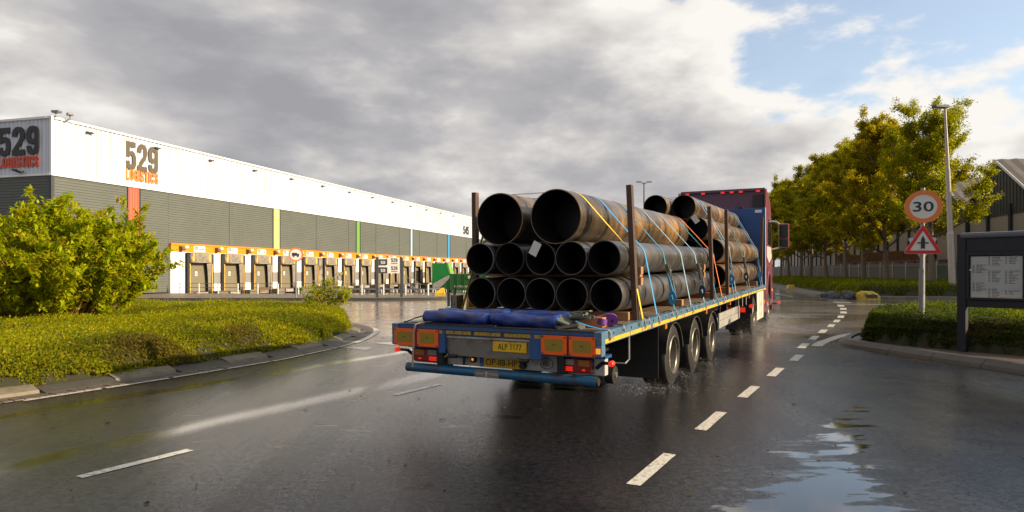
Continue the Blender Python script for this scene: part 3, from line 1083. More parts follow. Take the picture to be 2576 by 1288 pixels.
# ---- pavement in front of the loading yard
PV = [(-34, 36.0), (-24, 36.0), (-12.4, 36.3), (-8, 36.3), (-4.0, 36.9), (-2.3, 38.2), (-2.1, 39.4), (-3.2, 40.6), (-5.0, 41.0), (-12, 42.3), (-23, 44.8), (-34, 46.5)]
mb = MB(); mb.prism(PV, -0.3, 0.13, 'z')
part('pavement', mb, 'paving', kind='structure')
kerb_far = link('kerb', MB().box(-12.5, -12.4, 37, 37.2, -0.1, -0.05).mesh('kerb'), 'kerb_dark', kind='structure')
kerb_pieces(PV[1:9], 1, [(-0.12, -0.02), (-0.11, 0.14), (0.02, 0.15), (0.02, -0.02)], 1.0, 0.012, ['kerb_stone'], ['kerb_dark'], kerb_far)

# ---- right: footway behind the junction and its kerb
PB = [(38, 100), (31.5, 82), (27, 67.7), (23.1, 54.4), (20.3, 44.5), (19.7, 41.5), (20.2, 39.4), (21.8, 38.2), (25, 37.4), (34, 36.2), (52, 35)]
pts = resample(PB, 2.0)
ns = normals(pts, 1)
inner = [(p.x + n.x * 3.2, p.y + n.y * 3.2) for p, n in zip(pts, ns)]
poly = [(p.x, p.y) for p in pts] + inner[::-1]
mb = MB()
n = len(pts)
mb.add([(p.x, p.y, 0.13) for p in pts] + [(a, b, 0.13) for a, b in inner] + [(p.x, p.y, 0) for p in pts],
       [(i, i + 1, n + i + 1, n + i) for i in range(n - 1)] + [(i, i + 1, 2 * n + i + 1, 2 * n + i) for i in range(n - 1)])
part('footway', mb, 'paving', kind='structure')

# ================================================================== WAREHOUSE
WA = R(74.3)
wh = thing('warehouse', 'long logistics warehouse with white top cladding, grey walls and orange dock fascia', 'warehouse',
           (-25.7, 36.6, 0), (0, 0, WA))
WL, WD, WH, WB = 76.5, 34.0, 10.2, 7.03     # length, depth, top, bottom of white band


def ribs_v(mb, u0, u1, z0, z1, pitch, depth, axis):
    """vertical trapezoid ribs; axis 'x': wall along +x facing -y; axis 'y': wall along +y facing -x"""
    prof = []
    u = u0
    while u < u1 - 1e-6:
        w = min(pitch, u1 - u)
        prof += [(u, 0), (u + w * .55, 0), (u + w * .66, -depth), (u + w * .89, -depth)]
        u += pitch
    prof.append((u1, 0))
    vs, fs = [], []
    for (a, d) in prof:
        for z in (z0, z1):
            vs.append((a, d, z) if axis == 'x' else (d, a, z))
    for i in range(len(prof) - 1):
        fs.append((2 * i, 2 * i + 2, 2 * i + 3, 2 * i + 1))
    mb.add(vs, fs)


def ribs_h(mb, u0, u1, z0, z1, pitch, depth, axis):
    prof = []
    z = z0
    while z < z1 - 1e-6:
        w = min(pitch, z1 - z)
        prof += [(z, 0), (z + w * .5, 0), (z + w * .64, -depth), (z + w * .86, -depth)]
        z += pitch
    prof.append((z1, 0))
    vs, fs = [], []
    for (zz, d) in prof:
        for u in (u0, u1):
            vs.append((u, d, zz) if axis == 'x' else (d, u, zz))
    for i in range(len(prof) - 1):
        fs.append((2 * i, 2 * i + 2, 2 * i + 3, 2 * i + 1))
    mb.add(vs, fs)


def S_of(x):
    xn = (x - 1288) / 1650
    return 8.42 + (23.4 + 44.7 * xn) / (.2706 - .9627 * xn)


mb = MB(); ribs_v(mb, 0.0, WL, WB, WH, 0.33, 0.06, 'x'); part('white_cladding', mb, 'clad_white', wh)
mb = MB(); ribs_v(mb, 0.0, WD, WB, WH, 0.30, 0.05, 'y'); part('white_cladding', mb, 'clad_white', wh)
# grey wall pieces between the coloured strips
STR = [('panel_red', 321, 352), ('panel_yellow', 687, 704), ('panel_green', 896, 906), ('panel_pale_blue', 1032, 1038), ('panel_blue', 1126, 1132)]
cuts = [0.12]
ZF1, ZF0 = 3.52, 2.97
for mname, a, b in STR:
    s0, s1 = S_of(a), S_of(b)
    cuts += [s0, s1]
    mb = MB(); ribs_v(mb, s0 + .04, s1 - .04, (0.2 if s0 < 8 else ZF1), WB - .004, 0.2, 0.03, 'x')
    part('coloured_strip', mb, mname, wh)
    mb = MB(); mb.box(s0 - .03, s0 + .035, -.07, .02, (0.2 if s0 < 8 else ZF1), WB - .01); mb.box(s1 - .035, s1 + .03, -.07, .02, (0.2 if s0 < 8 else ZF1), WB - .01)
    part('strip_trim', mb, 'trim_dark', wh)
cuts.append(WL)
pieces = []
for i in range(0, len(cuts), 2):
    pieces.append((cuts[i], cuts[i + 1], 0.2 if i == 0 else ZF1))
    if i == 2:
        pieces.append((cuts[2], S_of(425) - .03, .2))
        pieces[-2] = (S_of(425) - .03, cuts[3], ZF1)
for (u0, u1, z0) in pieces:
    mb = MB(); ribs_h(mb, u0, u1, z0, WB - .004, 0.16, 0.026, 'x')
    part('grey_cladding', mb, 'clad_grey', wh)
u = 14.5
while u < WL - 3:
    if not any(abs(u - c) < 1.2 for c in cuts):
        part('panel_joint', MB().box(u - .04, u + .04, -.04, .0, ZF1, WB - .07), 'clad_grey', wh)
    u += 6.0
mb = MB(); ribs_h(mb, 0.12, WD, 0.0, WB - .004, 0.16, 0.045, 'y'); part('grey_cladding', mb, 'clad_grey', wh)
mb = MB(); mb.box(-.07, .12, -.07, .12, -.3, WB - .02); part('corner_trim', mb, 'trim_dark', wh)
mb = MB(); mb.box(-.075, .06, -.075, .06, WB, WH - .01); part('corner_trim', mb, 'trim_white', wh)
mb = MB(); mb.box(-.09, WL, -.10, .02, WB - .06, WB + .05); mb.box(-.10, -.001, .021, WD, WB - .06, WB + .05); part('drip_flashing', mb, 'trim_white', wh)
mb = MB(); mb.box(-.11, WL, -.12, .25, WH - .05, WH + .07); mb.box(-.12, .25, .251, WD, WH - .05, WH + .07); part('roof_edge', mb, 'trim_white', wh)
mb = MB(); mb.box(.25, WL - .01, .25, WD, WH - .6, WH - .3); part('roof', mb, 'roof_grey', wh)
mb = MB(); mb.box(WL, WL + .2, 0, WD, -1.5, WH); mb.box(0, WL, WD, WD + .2, -1.5, WH); part('back_wall', mb, 'clad_grey', wh)
# lettering
text('529', 3.06, 1.62, 'letters_dark', wh, (-0.07, 2.30, 8.98), R(-90), 0.06, 0.05)
text('LOGISTICS', 3.10, 0.60, 'letters_red', wh, (-0.07, 2.32, 7.80), R(-90), 0.05, 0.05)
s = (S_of(316) + S_of(395)) / 2
text('529', 2.55, 1.80, 'letters_brown', wh, (s, -0.062, 8.95), 0, 0.06, 0.03)
text('LOGISTICS', 2.55, 0.72, 'letters_orange', wh, (s, -0.062, 7.76), 0, 0.05, 0.03)
text('545', 2.5, 1.25, 'letters_dark', wh, (S_of(1172), -0.062, 8.0), 0, 0.05, 0.03)
# small wall lights under the roof edge
for k in range(13):
    mb = MB(); mb.prism([(-.06, 0), (-.24, -.02), (-.24, -.09), (-.06, -.10)], -.20, .20, 'x'); part('wall_light', mb, 'trim_dark', wh, loc=(2.3 + 5.03 * k, 0, 9.86))
mb = MB(); mb.prism([(-.05, 0), (-.45, .10), (-.45, .16), (-.05, .12)], -.22, .22, 'y')
part('wall_light', mb, 'trim_dark', wh, loc=(-.05, 2.1, 7.18))
# cameras / floodlights on the roof corner
for (x, y, a) in ((0.1, -.25, 0.2), (0.75, -.45, -.5)):
    f = part('roof_floodlight', MB().cbox((0, 0, 0.32), (.30, .42, .13), .02), 'rail_steel', wh, loc=(x, y, WH), rot=(0, 0, a))
    part('bracket', MB().cyl((0, 0, 0.06), (0, .05, .26), .03, n=6).box(-.05, .05, -.02, .35, .04, .08), 'rail_steel', f)

# ---- docks
DP, D0 = 3.5, 8.42 + 2.69
ND = 17
dm = {}


def dmesh(key, fn, mat, smooth=False):
    if key not in dm:
        me = fn().mesh(key)
        me.materials.append(M[mat])
        dm[key] = me
    return dm[key]


S0 = S_of(425) - .02
S1 = D0 + DP * ND - 1.2
zb = -1.35
mb = MB(); mb.box(S0, S1, -.22, .02, ZF0, ZF1 - .09); part('fascia', mb, 'fascia_orange', wh)
mb = MB(); mb.box(S0 - .02, S1, -.27, .03, ZF1 - .088, ZF1 + .02); part('fascia_cap', mb, 'fascia_orange', wh)
mb = MB(); mb.box(S0, S1, -.20, .02, ZF0 - .07, ZF0 - .002); part('fascia_trim', mb, 'trim_white', wh)
mb = MB(); mb.box(S0, S0 + 1.35 - .05, -.18, .6, zb, ZF0 - .07); part('end_pier', mb, 'trim_white', wh)
mb = MB(); mb.box(S0, S1, .55, .7, zb, ZF0); part('inner_wall', mb, 'shelter_black', wh)
for k in range(ND):
    sx = D0 + DP * k
    L = lambda n, key, fn, mat, **kw: link(n, dmesh(key, fn, mat), None, wh, loc=(sx, 0, 0), **kw)
    # shelter: deep black side pads, head pad, curtains, yellow guide strips
    for sg in (-1, 1):
        L('shelter_side', 'shelter_side%d' % sg, lambda: MB().bevbox(sg * 1.18 - .11, sg * 1.18 + .11, -.34, .10, -.45, 2.86, .02), 'shelter_black')
        # flap curtain widening towards the bottom
        def flap():
            o = MB(); vs = []; n = 7
            for i in range(n):
                t = i / (n - 1); z = 2.24 - 2.3 * t
                inner = sg * (0.93 - (0.04 if sg < 0 else 0.20) * (1 - t) ** 1.5 + 0.10 * math.sin(t * 3) * .3)
                vs += [(sg * 1.075, -.33 - .015 * math.sin(t * 9), z), (inner, -.20 + .06 * t, z), (inner, -.17 + .06 * t, z), (sg * 1.075, -.30, z)]
            fs = []
            for i in range(n - 1):
                for j in range(4):
                    fs.append((i * 4 + j, i * 4 + (j + 1) % 4, i * 4 + 4 + (j + 1) % 4, i * 4 + 4 + j))
            return o.add(vs, fs)
        L('side_curtain', 'side_curtain%d' % sg, flap, 'curtain_grey')
        L('guide_strip', 'guide_strip%d' % sg, lambda: MB().box(sg * 1.10 - .035, sg * 1.10 + .035, -.375, -.343, -.40, 2.15), 'guide_yellow')
        L('head_strip', 'head_strip%d' % sg, lambda: MB().box(sg * .80 - .095, sg * .80 + .095, -.392, -.372, 2.32, 2.88), 'guide_yellow')
    L('head_curtain', 'head_curtain', lambda: MB().bevbox(-1.065, 1.065, -.37, -.28, 2.22, 2.90, .03), 'curtain_grey')
    L('shelter_head', 'shelter_head', lambda: MB().box(-1.28, 1.28, -.30, .10, 2.905, 2.935), 'shelter_black')
    d = L('dock_door', 'dock_door', lambda: MB().box(-1.06, 1.06, .12, .20, .12, 2.9).box(-1.06, 1.06, .11, .12, 1.0, 1.02).box(-1.06, 1.06, .11, .12, 1.7, 1.72), 'dock_door')
    link('door_notice', dmesh('door_notice', lambda: MB().box(-.11, .11, .095, .108, 1.28, 1.60), 'sign_white'), None, d)
    link('notice_mark', dmesh('notice_mark', lambda: MB().prism([(-.07, 1.36), (.07, 1.36), (0, 1.54)], .087, .094, 'y'), 'letters_red'), None, d)
    L('dock_sill', 'dock_sill', lambda: MB().bevbox(-.95, .95, -.40, .5, -.16, .11, .02), 'concrete')
    if k in (2, 5, 9):
        L('leveller_lip', 'leveller_lip', lambda: MB().box(-.8, .8, -.43, -.405, .02, .30), 'lamp_brown')
    for sg in (-1, 1):
        L('bumper_pad', 'bumper_pad%d' % sg, lambda: MB().bevbox(sg * .78 - .12, sg * .78 + .12, -.55, -.402, -.25, .12, .02), 'shelter_black')
    # pier to the right of this door, with a grey middle band
    olive = k in (4, 9)
    L('pier', 'pier%d' % olive, lambda: MB().box(1.31, 2.19, -.16, .6, zb, ZF0 - .07), 'curtain_grey' if olive else 'trim_white')
    if not olive:
        L('pier_band', 'pier_band', lambda: MB().box(1.32, 2.18, -.172, -.163, .72, 1.55), 'galvanised')
    L('plinth', 'plinth', lambda: MB().bevbox(1.22, 2.22, -.85, -.2, zb, .16, .03), 'kerb_light')
    # signs and lamp on the fascia
    L('lamp', 'dock_lamp', lambda: MB().prism([(-.222, 3.38), (-.50, 3.30), (-.55, 3.12), (-.48, 3.05), (-.222, 3.05)], -1.98, -1.68, 'x'), 'lamp_brown')
    L('number_plate', 'number_plate', lambda: MB().box(-1.38, -1.08, -.24, -.223, 3.24, 3.42), 'sign_white')
    sgn = L('dock_sign', 'dock_sign', lambda: MB().box(-.62, .50, -.25, -.223, 3.0, 3.42), 'sign_white')
    if k < 12:
        text('529', .32, .24, 'letters_dark', sgn, (-.40, -.252, 3.27), 0, 0.05, .004)
        link('sign_text', dmesh('sign_text', lambda: MB().box(-.56, -.24, -.256, -.251, 3.055, 3.095), 'letters_red'), None, sgn)
        link('sign_text', dmesh('sign_text2', lambda: MB().box(-.10, .08, -.256, -.251, 3.15, 3.22).box(.16, .38, -.256, -.251, 3.15, 3.22), 'letters_brown'), None, sgn)
# steel steps between docks
def steps(s, label):
    st = thing('dock_steps', label, 'steps', (0, 0, 0), (0, 0, WA), 'steel steps at the docks')
    st.location = wh.matrix_basis @ Vector((s, -1.2, 0))
    zt, zg = 0.1, float(yard_z(st.location.x, st.location.y)) - .02
    n = 5
    for i in range(n):
        part('tread', MB().box(-.45, .45, -.28 * (i + 1), -.28 * i - .03, zt - (zt - zg) * (i + .3) / n - .03, zt - (zt - zg) * (i + .3) / n), 'galvanised', st)
    for sg in (-.48, .48):
        part('stringer', MB().tube([(sg, 0, zt), (sg, -.28 * n, zg)], .045, 6), 'galvanised', st)
        part('handrail', MB().tube([(sg, -.28 * n, zg), (sg, -.28 * n, zg + .95), (sg, 0, zt + .95), (sg, 0, zt)], .028, 6), 'galvanised', st)


bpy.context.view_layer.update()
steps(D0 + DP * 4 + 1.75, 'open steel steps below the olive pier nearest the round truck ban sign')
steps(D0 + DP * 9 + 1.75, 'open steel steps farther along the docks, just right of the 529 directory sign')

# ---- wheel guides (low hooped rails) on the yard floor
n_g = 0
order = ['leftmost', 'second', 'third', 'fourth', 'fifth', 'sixth', 'seventh', 'eighth', 'ninth', 'tenth', 'eleventh']
gl = None
for k in range(5, 16):
    for sg in (-1, 1):
        p = wh.matrix_basis @ Vector((D0 + DP * k + sg * 1.35, -1.4, 0))
        q = wh.matrix_basis @ Vector((D0 + DP * k + sg * 1.35, -4.6, 0))
        z0, z1 = float(yard_z(p.x, p.y)), float(yard_z(q.x, q.y))
        mb = MB()
        mb.tube([(p.x, p.y, z0 - .05), (p.x, p.y, z0 + .30)] + [tuple(p.lerp(q, t).xy) + (z0 + (z1 - z0) * t + .36,) for t in (.06, .3, .6, .94)]
                + [(q.x, q.y, z1 + .28), (q.x, q.y, z1 - .05)], .085, 8)
        o = part('wheel_guide', mb, 'galvanised', smooth=True)
        tag(o, '%s rail of the %s pair of hooped wheel guides, counted from left' % ('left' if sg < 0 else 'right', order[k - 5]), 'wheel guide', 'wheel guides in front of the docks')

# ---- railing on the pavement edge
rl = thing('railing', 'low railing of white posts and three thin dark rails along the pavement by the docks', 'railing')
A, B = Vector((-23.0, 44.5, .13)), Vector((-5.2, 40.6, .13))
for t in np.linspace(0.03, 1, 13):
    p = A.lerp(B, float(t))
    part('post', MB().cyl((p.x, p.y, p.z - .2), (p.x, p.y, p.z + .68), .055, n=10), 'white_paint', rl, smooth=True)
for h in (.14, .40, .68):
    part('rail', MB().tube([A + Vector((0, 0, h)), B + Vector((0, 0, h))], .020, 6), 'rail_steel', rl)

# ---- directory sign with 529 panels
dsn = thing('directory_sign', 'small directory sign of two dark posts with white 529 panels on the pavement', 'sign', (-7.05, 37.7, .13), (0, 0, R(14)))
for sg in (-.69, .69):
    part('post', MB().bevbox(sg - .075, sg + .075, -.06, .06, -.1, 2.3, .012), 'trim_dark', dsn)
for i in range(2):
    zc = 2.05 - .46 * i
    part('number_panel', MB().box(-.61, -.12, -.03, .03, zc - .22, zc + .12), 'trim_dark', dsn)
    part('panel_strip', MB().box(-.61, -.12, -.035, .035, zc + .13, zc + .20), 'sign_white', dsn)
    text('529', .24, .16, 'sign_white', dsn, (-.36, -.032, zc - .06), 0, .05, .004)
    w = part('white_panel', MB().box(-.115, .61, -.04, .04, zc - .22, zc + .23), 'sign_white', dsn)
    text('529', .36, .22, 'letters_dark', w, (.28, -.042, zc + .07), 0, .05, .004)
    part('logo_line', MB().box(.10, .46, -.046, -.041, zc - .15, zc - .09), 'letters_red', w)

# ---- no lorries sign on a pole
ns_ = thing('truck_ban_sign', 'round red rimmed sign with a dark lorry on a thin pole before the docks', 'traffic sign', (-12.15, 36.9, .13), (0, 0, R(14)))
part('pole', MB().cyl((0, 0, -.2), (0, 0, 2.75), .035, n=10), 'pole_grey', ns_, smooth=True)


def disc(r, y0, y1, n=40, r_in=0.0):
    if r_in <= 0:
        return MB().lathe([(y0, r), (y1, r)], n, 'y')
    return MB().lathe([(y0, r), (y1, r), (y1, r_in), (y0, r_in)], n, 'y', closed=True)


part('disc', disc(.38, -.055, -.04), 'sign_white', ns_, loc=(0, 0, 2.42))
part('rim', disc(.40, -.062, -.035, 40, .315), 'sign_orange', ns_, loc=(0, 0, 2.42))
part('lorry_symbol', MB().box(-.20, .06, -.07, -.056, -.06, .10).box(.075, .17, -.07, -.056, -.06, .05).lathe([(-.07, .045), (-.056, .045)], 12, 'y', (-.12, 0, -.09)).lathe([(-.07, .045), (-.056, .045)], 12, 'y', (.11, 0, -.09)), 'sign_ink', ns_, loc=(0, 0, 2.42))

# ---- yellow concrete block left
b = MB().add([(-.62, -.4, 0), (.62, -.4, 0), (.55, .4, 0), (-.5, .4, 0), (-.60, -.36, .26), (.50, -.36, .36), (.42, .30, .80), (.10, .30, .80), (-.46, .36, .28)],
             [(0, 1, 5, 4), (1, 2, 6, 5), (2, 3, 8, 7, 6), (3, 0, 4, 8), (4, 5, 6, 7), (4, 7, 8), (0, 3, 2, 1)])
o = part('concrete_block', b, 'yellow_block', loc=(-4.3, 39.4, .12)); o.scale = (.52, .52, .62)
tag(o, 'yellow painted wedge shaped concrete block at the end of the railing', 'concrete block')

# ---- compactor
cz = float(yard_z(-7, 84))
cp = thing('waste_compactor', 'dark green waste press container standing at the far docks', 'compactor', (-8.6, 84, cz), (0, 0, R(-6)))
part('container', MB().prism([(0, .25), (5.5, .25), (5.5, 2.35), (.9, 2.35), (0.0, 1.2)], -1.2, 1.2, 'y'), 'container_green', cp)
for i in range(6):
    part('rib', MB().box(.9 + i * .9, .98 + i * .9, -1.26, -1.2, .3, 2.3), 'container_green', cp)
part('hopper', MB().prism([(-1.4, .3), (-.1, .3), (-.1, 1.3), (.75, 2.2), (.35, 3.7), (-1.4, 3.7)], -1.15, 1.15, 'y'), 'compactor_green', cp)
part('hopper_edge', MB().prism([(.79, 2.2), (.99, 2.35), (.62, 3.72), (.39, 3.72)], -1.16, 1.16, 'y'), 'panel_green', cp)
part('ram_plate', MB().prism([(-1.3, .2), (-.75, .2), (.95, 1.9), (.85, 2.25), (-1.3, 1.1)], -1.24, -1.16, 'y'), 'grey_plate', cp)
part('notice', MB().box(3.2, 3.7, -1.27, -1.21, 1.75, 2.1), 'sign_white', cp)
text('PUTTINGER', 1.7, .24, 'sign_white', cp, (2.3, -1.21, .75), 0, 0, .02)
for x in (.4, 4.8):
    part('skid', MB().box(x - .3, x + .3, -1, 1, -.05, .25), 'black_steel', cp)

# ---- things glimpsed past the left end of the load
for (x, y, w, h, d, mt, lb, nm, ct) in ((-1.2, 100, 7, 2.9, 2.5, 'brick_red', 'rust red shipping container glimpsed between the stacked pipes', 'shipping_container', 'container'),
                                        (-4.0, 96, .9, 2.9, .9, 'panel_green', 'yellow green cabinet beyond the loading yard beside the red container', 'cabinet', 'cabinet')):
    t_ = thing(nm, lb, ct, (x, y, float(yard_z(x, y)) - .02), (0, 0, R(-6)))
    part('body', MB().bevbox(-w / 2, w / 2, 0, d, 0, h, .05), mt, t_)
    mb = MB(); ribs_v(mb, -w / 2 + .1, w / 2 - .1, .15, h - .15, .3, .04, 'x'); part('cladding', mb, mt, t_, loc=(0, -.01, 0))
hb = thing('gabled_building', 'cream gabled shed with a grey roof far beyond the warehouse', 'building', (-1.5, 128, -.5), (0, 0, R(74.3)))
part('wall', MB().prism([(-9, 0), (9, 0), (9, 5.6), (0, 9.6), (-9, 5.6)], 0, 40, 'x'), 'far_cream', hb)
for sg in (-1, 1):
    part('roof', MB().prism([(0, 9.75), (sg * 9.4, 5.55), (sg * 9.4, 5.85), (0, 10.05)], -.4, 40.4, 'x'), 'roof_grey', hb)
for i in range(6):
    w_ = part('window', MB().box(3 + 6 * i, 5.4 + 6 * i, -9.06, -8.98, 2.2, 4.0), 'trim_white', hb)
    part('pane', MB().box(3.15 + 6 * i, 5.25 + 6 * i, -9.09, -9.065, 2.35, 3.85), 'glass_dark', w_)

# ---- distant twin-armed lamp behind the load
dl = thing('street_lamp', 'tall twin armed street lamp far behind the pipe load', 'street lamp', (15.3, 76, 0))
part('pole', MB().cyl((0, 0, 0), (0, 0, 11.9), .12, .07, 8), 'trim_dark', dl)
for sg in (-1, 1):
    part('arm', MB().tube([(0, 0, 11.7), (sg * .35, 0, 11.95), (sg * .5, 0, 11.97)], .04, 6), 'trim_dark', dl)
    part('lamp_head', MB().cbox((sg * .62, 0, 11.98), (.55, .25, .10), .03), 'trim_dark', dl)

# ================================================================== RIGHT: HALL, FENCE, STORED GOODS
HA = R(76)        # direction of the street on the right (14 degrees clockwise of forward)
hd = Vector((math.sin(R(14)), math.cos(R(14)), 0)); hn = Vector((math.cos(R(14)), -math.sin(R(14)), 0))
T1 = Vector((29.15, 46.2, 0))
HO = Vector((26.5, 42, 0)) + hn * 14.0
hall = thing('industrial_hall', 'long beige industrial hall with dark green gables, dark columns and corrugated roofs behind the trees', 'hall', HO, (0, 0, R(90 - 14)))
# local x along the street (away), local -y towards the street... building lies on the -y side of its facade => use y<0 inside
WZ, AP, VZ, GW = 6.85, 12.0, 8.0, 6.7
centres = [23.8 + 2 * GW * k for k in range(-2, 10)]
mb = MB(); mb.box(centres[0] - GW, centres[-1] + GW, -30, -.02, 0, WZ); part('wall', mb, 'hall_beige', hall)
for c in centres:
    mb = MB(); mb.prism([(c - GW, WZ), (c + GW, WZ), (c + GW, VZ), (c, AP), (c - GW, VZ)], -.12, .06, 'y'); part('gable', mb, 'hall_dark', hall)
    mb = MB()
    for i in range(22):
        u = c - GW + .3 + i * (2 * GW - .6) / 21
        zt = VZ + (AP - VZ) * (1 - abs(u - c) / GW) - .15
        mb.box(u - .05, u + .05, .06, .10, WZ + .1, zt)
    part('gable_rib', mb, 'hall_dark', hall)
    for sg in (-1, 1):
        n_ = 26
        vs, fs = [], []
        for j in range(n_ * 2 + 1):
            yy = .35 - j * (30.0 / (2 * n_))
            dz = .07 if j % 2 else 0
            vs += [(c, yy, AP + .12 + dz), (c + sg * (GW - .01), yy, VZ + .12 + dz)]
        for j in range(n_ * 2):
            fs.append((2 * j, 2 * j + 2, 2 * j + 3, 2 * j + 1))
        part('roof', MB().add(vs, fs), 'hall_roof', hall)
        part('barge_board', MB().prism([(c, AP + .22), (c + sg * GW, VZ + .22), (c + sg * GW, VZ - .06), (c, AP - .06)], .36, .42, 'y'), 'trim_white', hall)
    part('downpipe', MB().cyl((c - GW, .2, 0), (c - GW, .2, VZ), .10, n=8), 'hall_column', hall)
u = centres[0] - GW
while u < centres[-1] + GW:
    part('column', MB().box(u - .17, u + .17, -.01, .22, 0, WZ + .9), 'hall_column', hall)
    u += 4.45

# fence
FA = Vector((34.2, 39, 0)); fdir = Vector((math.sin(R(8.5)), math.cos(R(8.5)), 0))
fence = thing('steel_fence', 'long grey steel fence of vertical ribbed panels behind the row of trees', 'fence', FA, (0, 0, R(90 - 8.5)))
pm = {}
for k in range(34):
    green = 2 <= k <= 5
    key = green
    if key not in pm:
        mb = MB()
        prof = []
        n_ = 15
        for i in range(n_):
            a = .06 + i * 2.88 / n_
            w = 2.88 / n_
            prof += [(a, 0), (a + w * .45, 0), (a + w * .55, .05), (a + w * .92, .05)]
        vs, fs = [], []
        for (a, d) in prof:
            vs += [(a, d, .15), (a, d, 2.40), (a, d - .02, 2.40), (a, d - .02, .15)]
        for i in range(len(prof) - 1):
            for j in range(4):
                fs.append((4 * i + j, 4 * i + 4 + j, 4 * i + 4 + (j + 1) % 4, 4 * i + (j + 1) % 4))
        mb.add(vs, fs)
        me = mb.mesh('fence_panel'); me.materials.append(M['fence_green' if green else 'fence_grey'])
        pm[key] = me
        if 'rail' not in pm:
            pm['rail'] = MB().box(0.05, 2.95, .055, .10, 2.12, 2.20).box(0.05, 2.95, .055, .10, .5, .58).mesh('fence_rail'); pm['rail'].materials.append(M['fence_grey'])
            pm['post'] = MB().box(-.05, .05, -.05, .10, 0, 2.52).mesh('fence_post'); pm['post'].materials.append(M['galvanised'])
    link('fence_panel', pm[key], None, fence, loc=(3 * k, 0, 0))
    link('fence_rail', pm['rail'], None, fence, loc=(3 * k, 0, 0))
    link('fence_post', pm['post'], None, fence, loc=(3 * k, 0, 0))

# stored crates and pallets behind the fence
ORDN = ['first', 'second', 'third', 'fourth', 'fifth', 'sixth', 'seventh', 'eighth', 'ninth', 'tenth', 'eleventh', 'twelfth', 'thirteenth']
bpy.context.view_layer.update()
def at_fence(s, off):
    return FA + fdir * s + Vector((fdir.y, -fdir.x, 0)) * off


for i in range(7):
    p = at_fence(2 + 2.6 * i, 1.8)
    o = thing('crate_stack', '%s stack of green plastic crates behind the fence, counting away from the lamp post' % ORDN[i], 'crates', p, (0, 0, R(81.5)), 'green crate stacks behind the fence')
    for j in range(4):
        part('crate', MB().bevbox(-1.15, 1.15, -.6, .6, .66 * j, .66 * j + .62, .03), 'crate_green', o)
for i in range(9):
    p = at_fence(21 + 3.1 * i, 2.0)
    o = thing('crate_stack', '%s dark lidded crate stack behind the fence, counting from the green ones' % ORDN[i], 'crates', p, (0, 0, R(81.5)), 'dark crate stacks behind the fence')
    for j in range(3):
        part('crate', MB().bevbox(-1.4, 1.4, -.6, .6, .86 * j, .86 * j + .84, .03), 'crate_navy', o)
    part('lid', MB().bevbox(-1.42, 1.42, -.62, .62, 2.585, 2.70, .02), 'crate_red' if i < 6 else 'crate_navy', o)
for i in range(9):
    p = at_fence(31 + 3.0 * i, 4.4)
    o = thing('pallet_stack', '%s tall stack of brown wooden pallets behind the fence, counting from the right' % ORDN[i], 'pallets', p, (0, 0, R(81.5)), 'pallet stacks behind the fence')
    me = MB().box(-.6, .6, -.4, .4, .10, .135).box(-.6, .6, -.4, .4, 0, .03).box(-.6, -.45, -.4, .4, .03, .10).box(-.07, .07, -.4, .4, .03, .10).box(.45, .6, -.4, .4, .03, .10).mesh('pallet')
    me.materials.append(M['pallet_wood'])
    for j in range(random.randint(22, 27)):
        for q in (-1, 1):
            link('pallet', me, None, o, loc=(q * .66 + random.uniform(-.04, .04), random.uniform(-.04, .04), .165 * j))

# ================================================================== STREET FURNITURE RIGHT
# lamp post, leaning slightly
lp = thing('lamp_post', 'tall grey lamp post with a flat dark lamp head, leaning slightly left beside the trees', 'lamp post', (26.9, 40, 0), (0, R(-2.7), R(8)))
part('base_section', MB().cyl((0, 0, -.2), (0, 0, 3.9), .20, .185, 16), 'lamp_post_grey', lp, smooth=True)
part('collar', MB().cyl((0, 0, 3.9), (0, 0, 4.05), .195, .155, 16), 'lamp_post_grey', lp, smooth=True)
part('upper_section', MB().cyl((0, 0, 4.05), (0, 0, 7.9), .155, .13, 16), 'lamp_post_grey', lp, smooth=True)
part('top_section', MB().cyl((0, 0, 7.9), (0, 0, 11.6), .11, .06, 14), 'lamp_post_grey', lp, smooth=True)
hd_ = part('lamp_head', MB().prism([(-.75, 11.62), (.12, 11.55), (.12, 11.72), (-.72, 11.74)], -.2, .2, 'y'), 'trim_dark', lp)
part('lens', MB().box(-.68, -.15, -.15, .15, 11.585, 11.60), 'lens_clear', hd_)

# 30 sign with the warning triangle below
SX, SY = 8.42, 13.5
ts = thing('traffic_sign', 'grey pole carrying a round 30 speed sign above a red priority crossroads triangle', 'traffic sign', (SX, SY, .1), (0, R(0.6), R(-22)))
part('pole', MB().cyl((0, 0, -.1), (0, 0, 1.55), .055, n=14), 'pole_grey', ts, smooth=True)
part('pole_top', MB().cyl((0, 0, 1.5), (0, 0, 3.22), .04, n=12), 'pole_grey', ts, smooth=True)
zc = 2.83
d_ = part('speed_disc', disc(.325, -.065, -.045), 'sign_white', ts, loc=(0, 0, zc), smooth=True)
part('rim', disc(.335, -.070, -.04, 48, .245), 'sign_orange', d_, smooth=True)
text('30', .365, .205, 'sign_ink', d_, (0, -.066, 0), 0, .012, .004)
# triangle


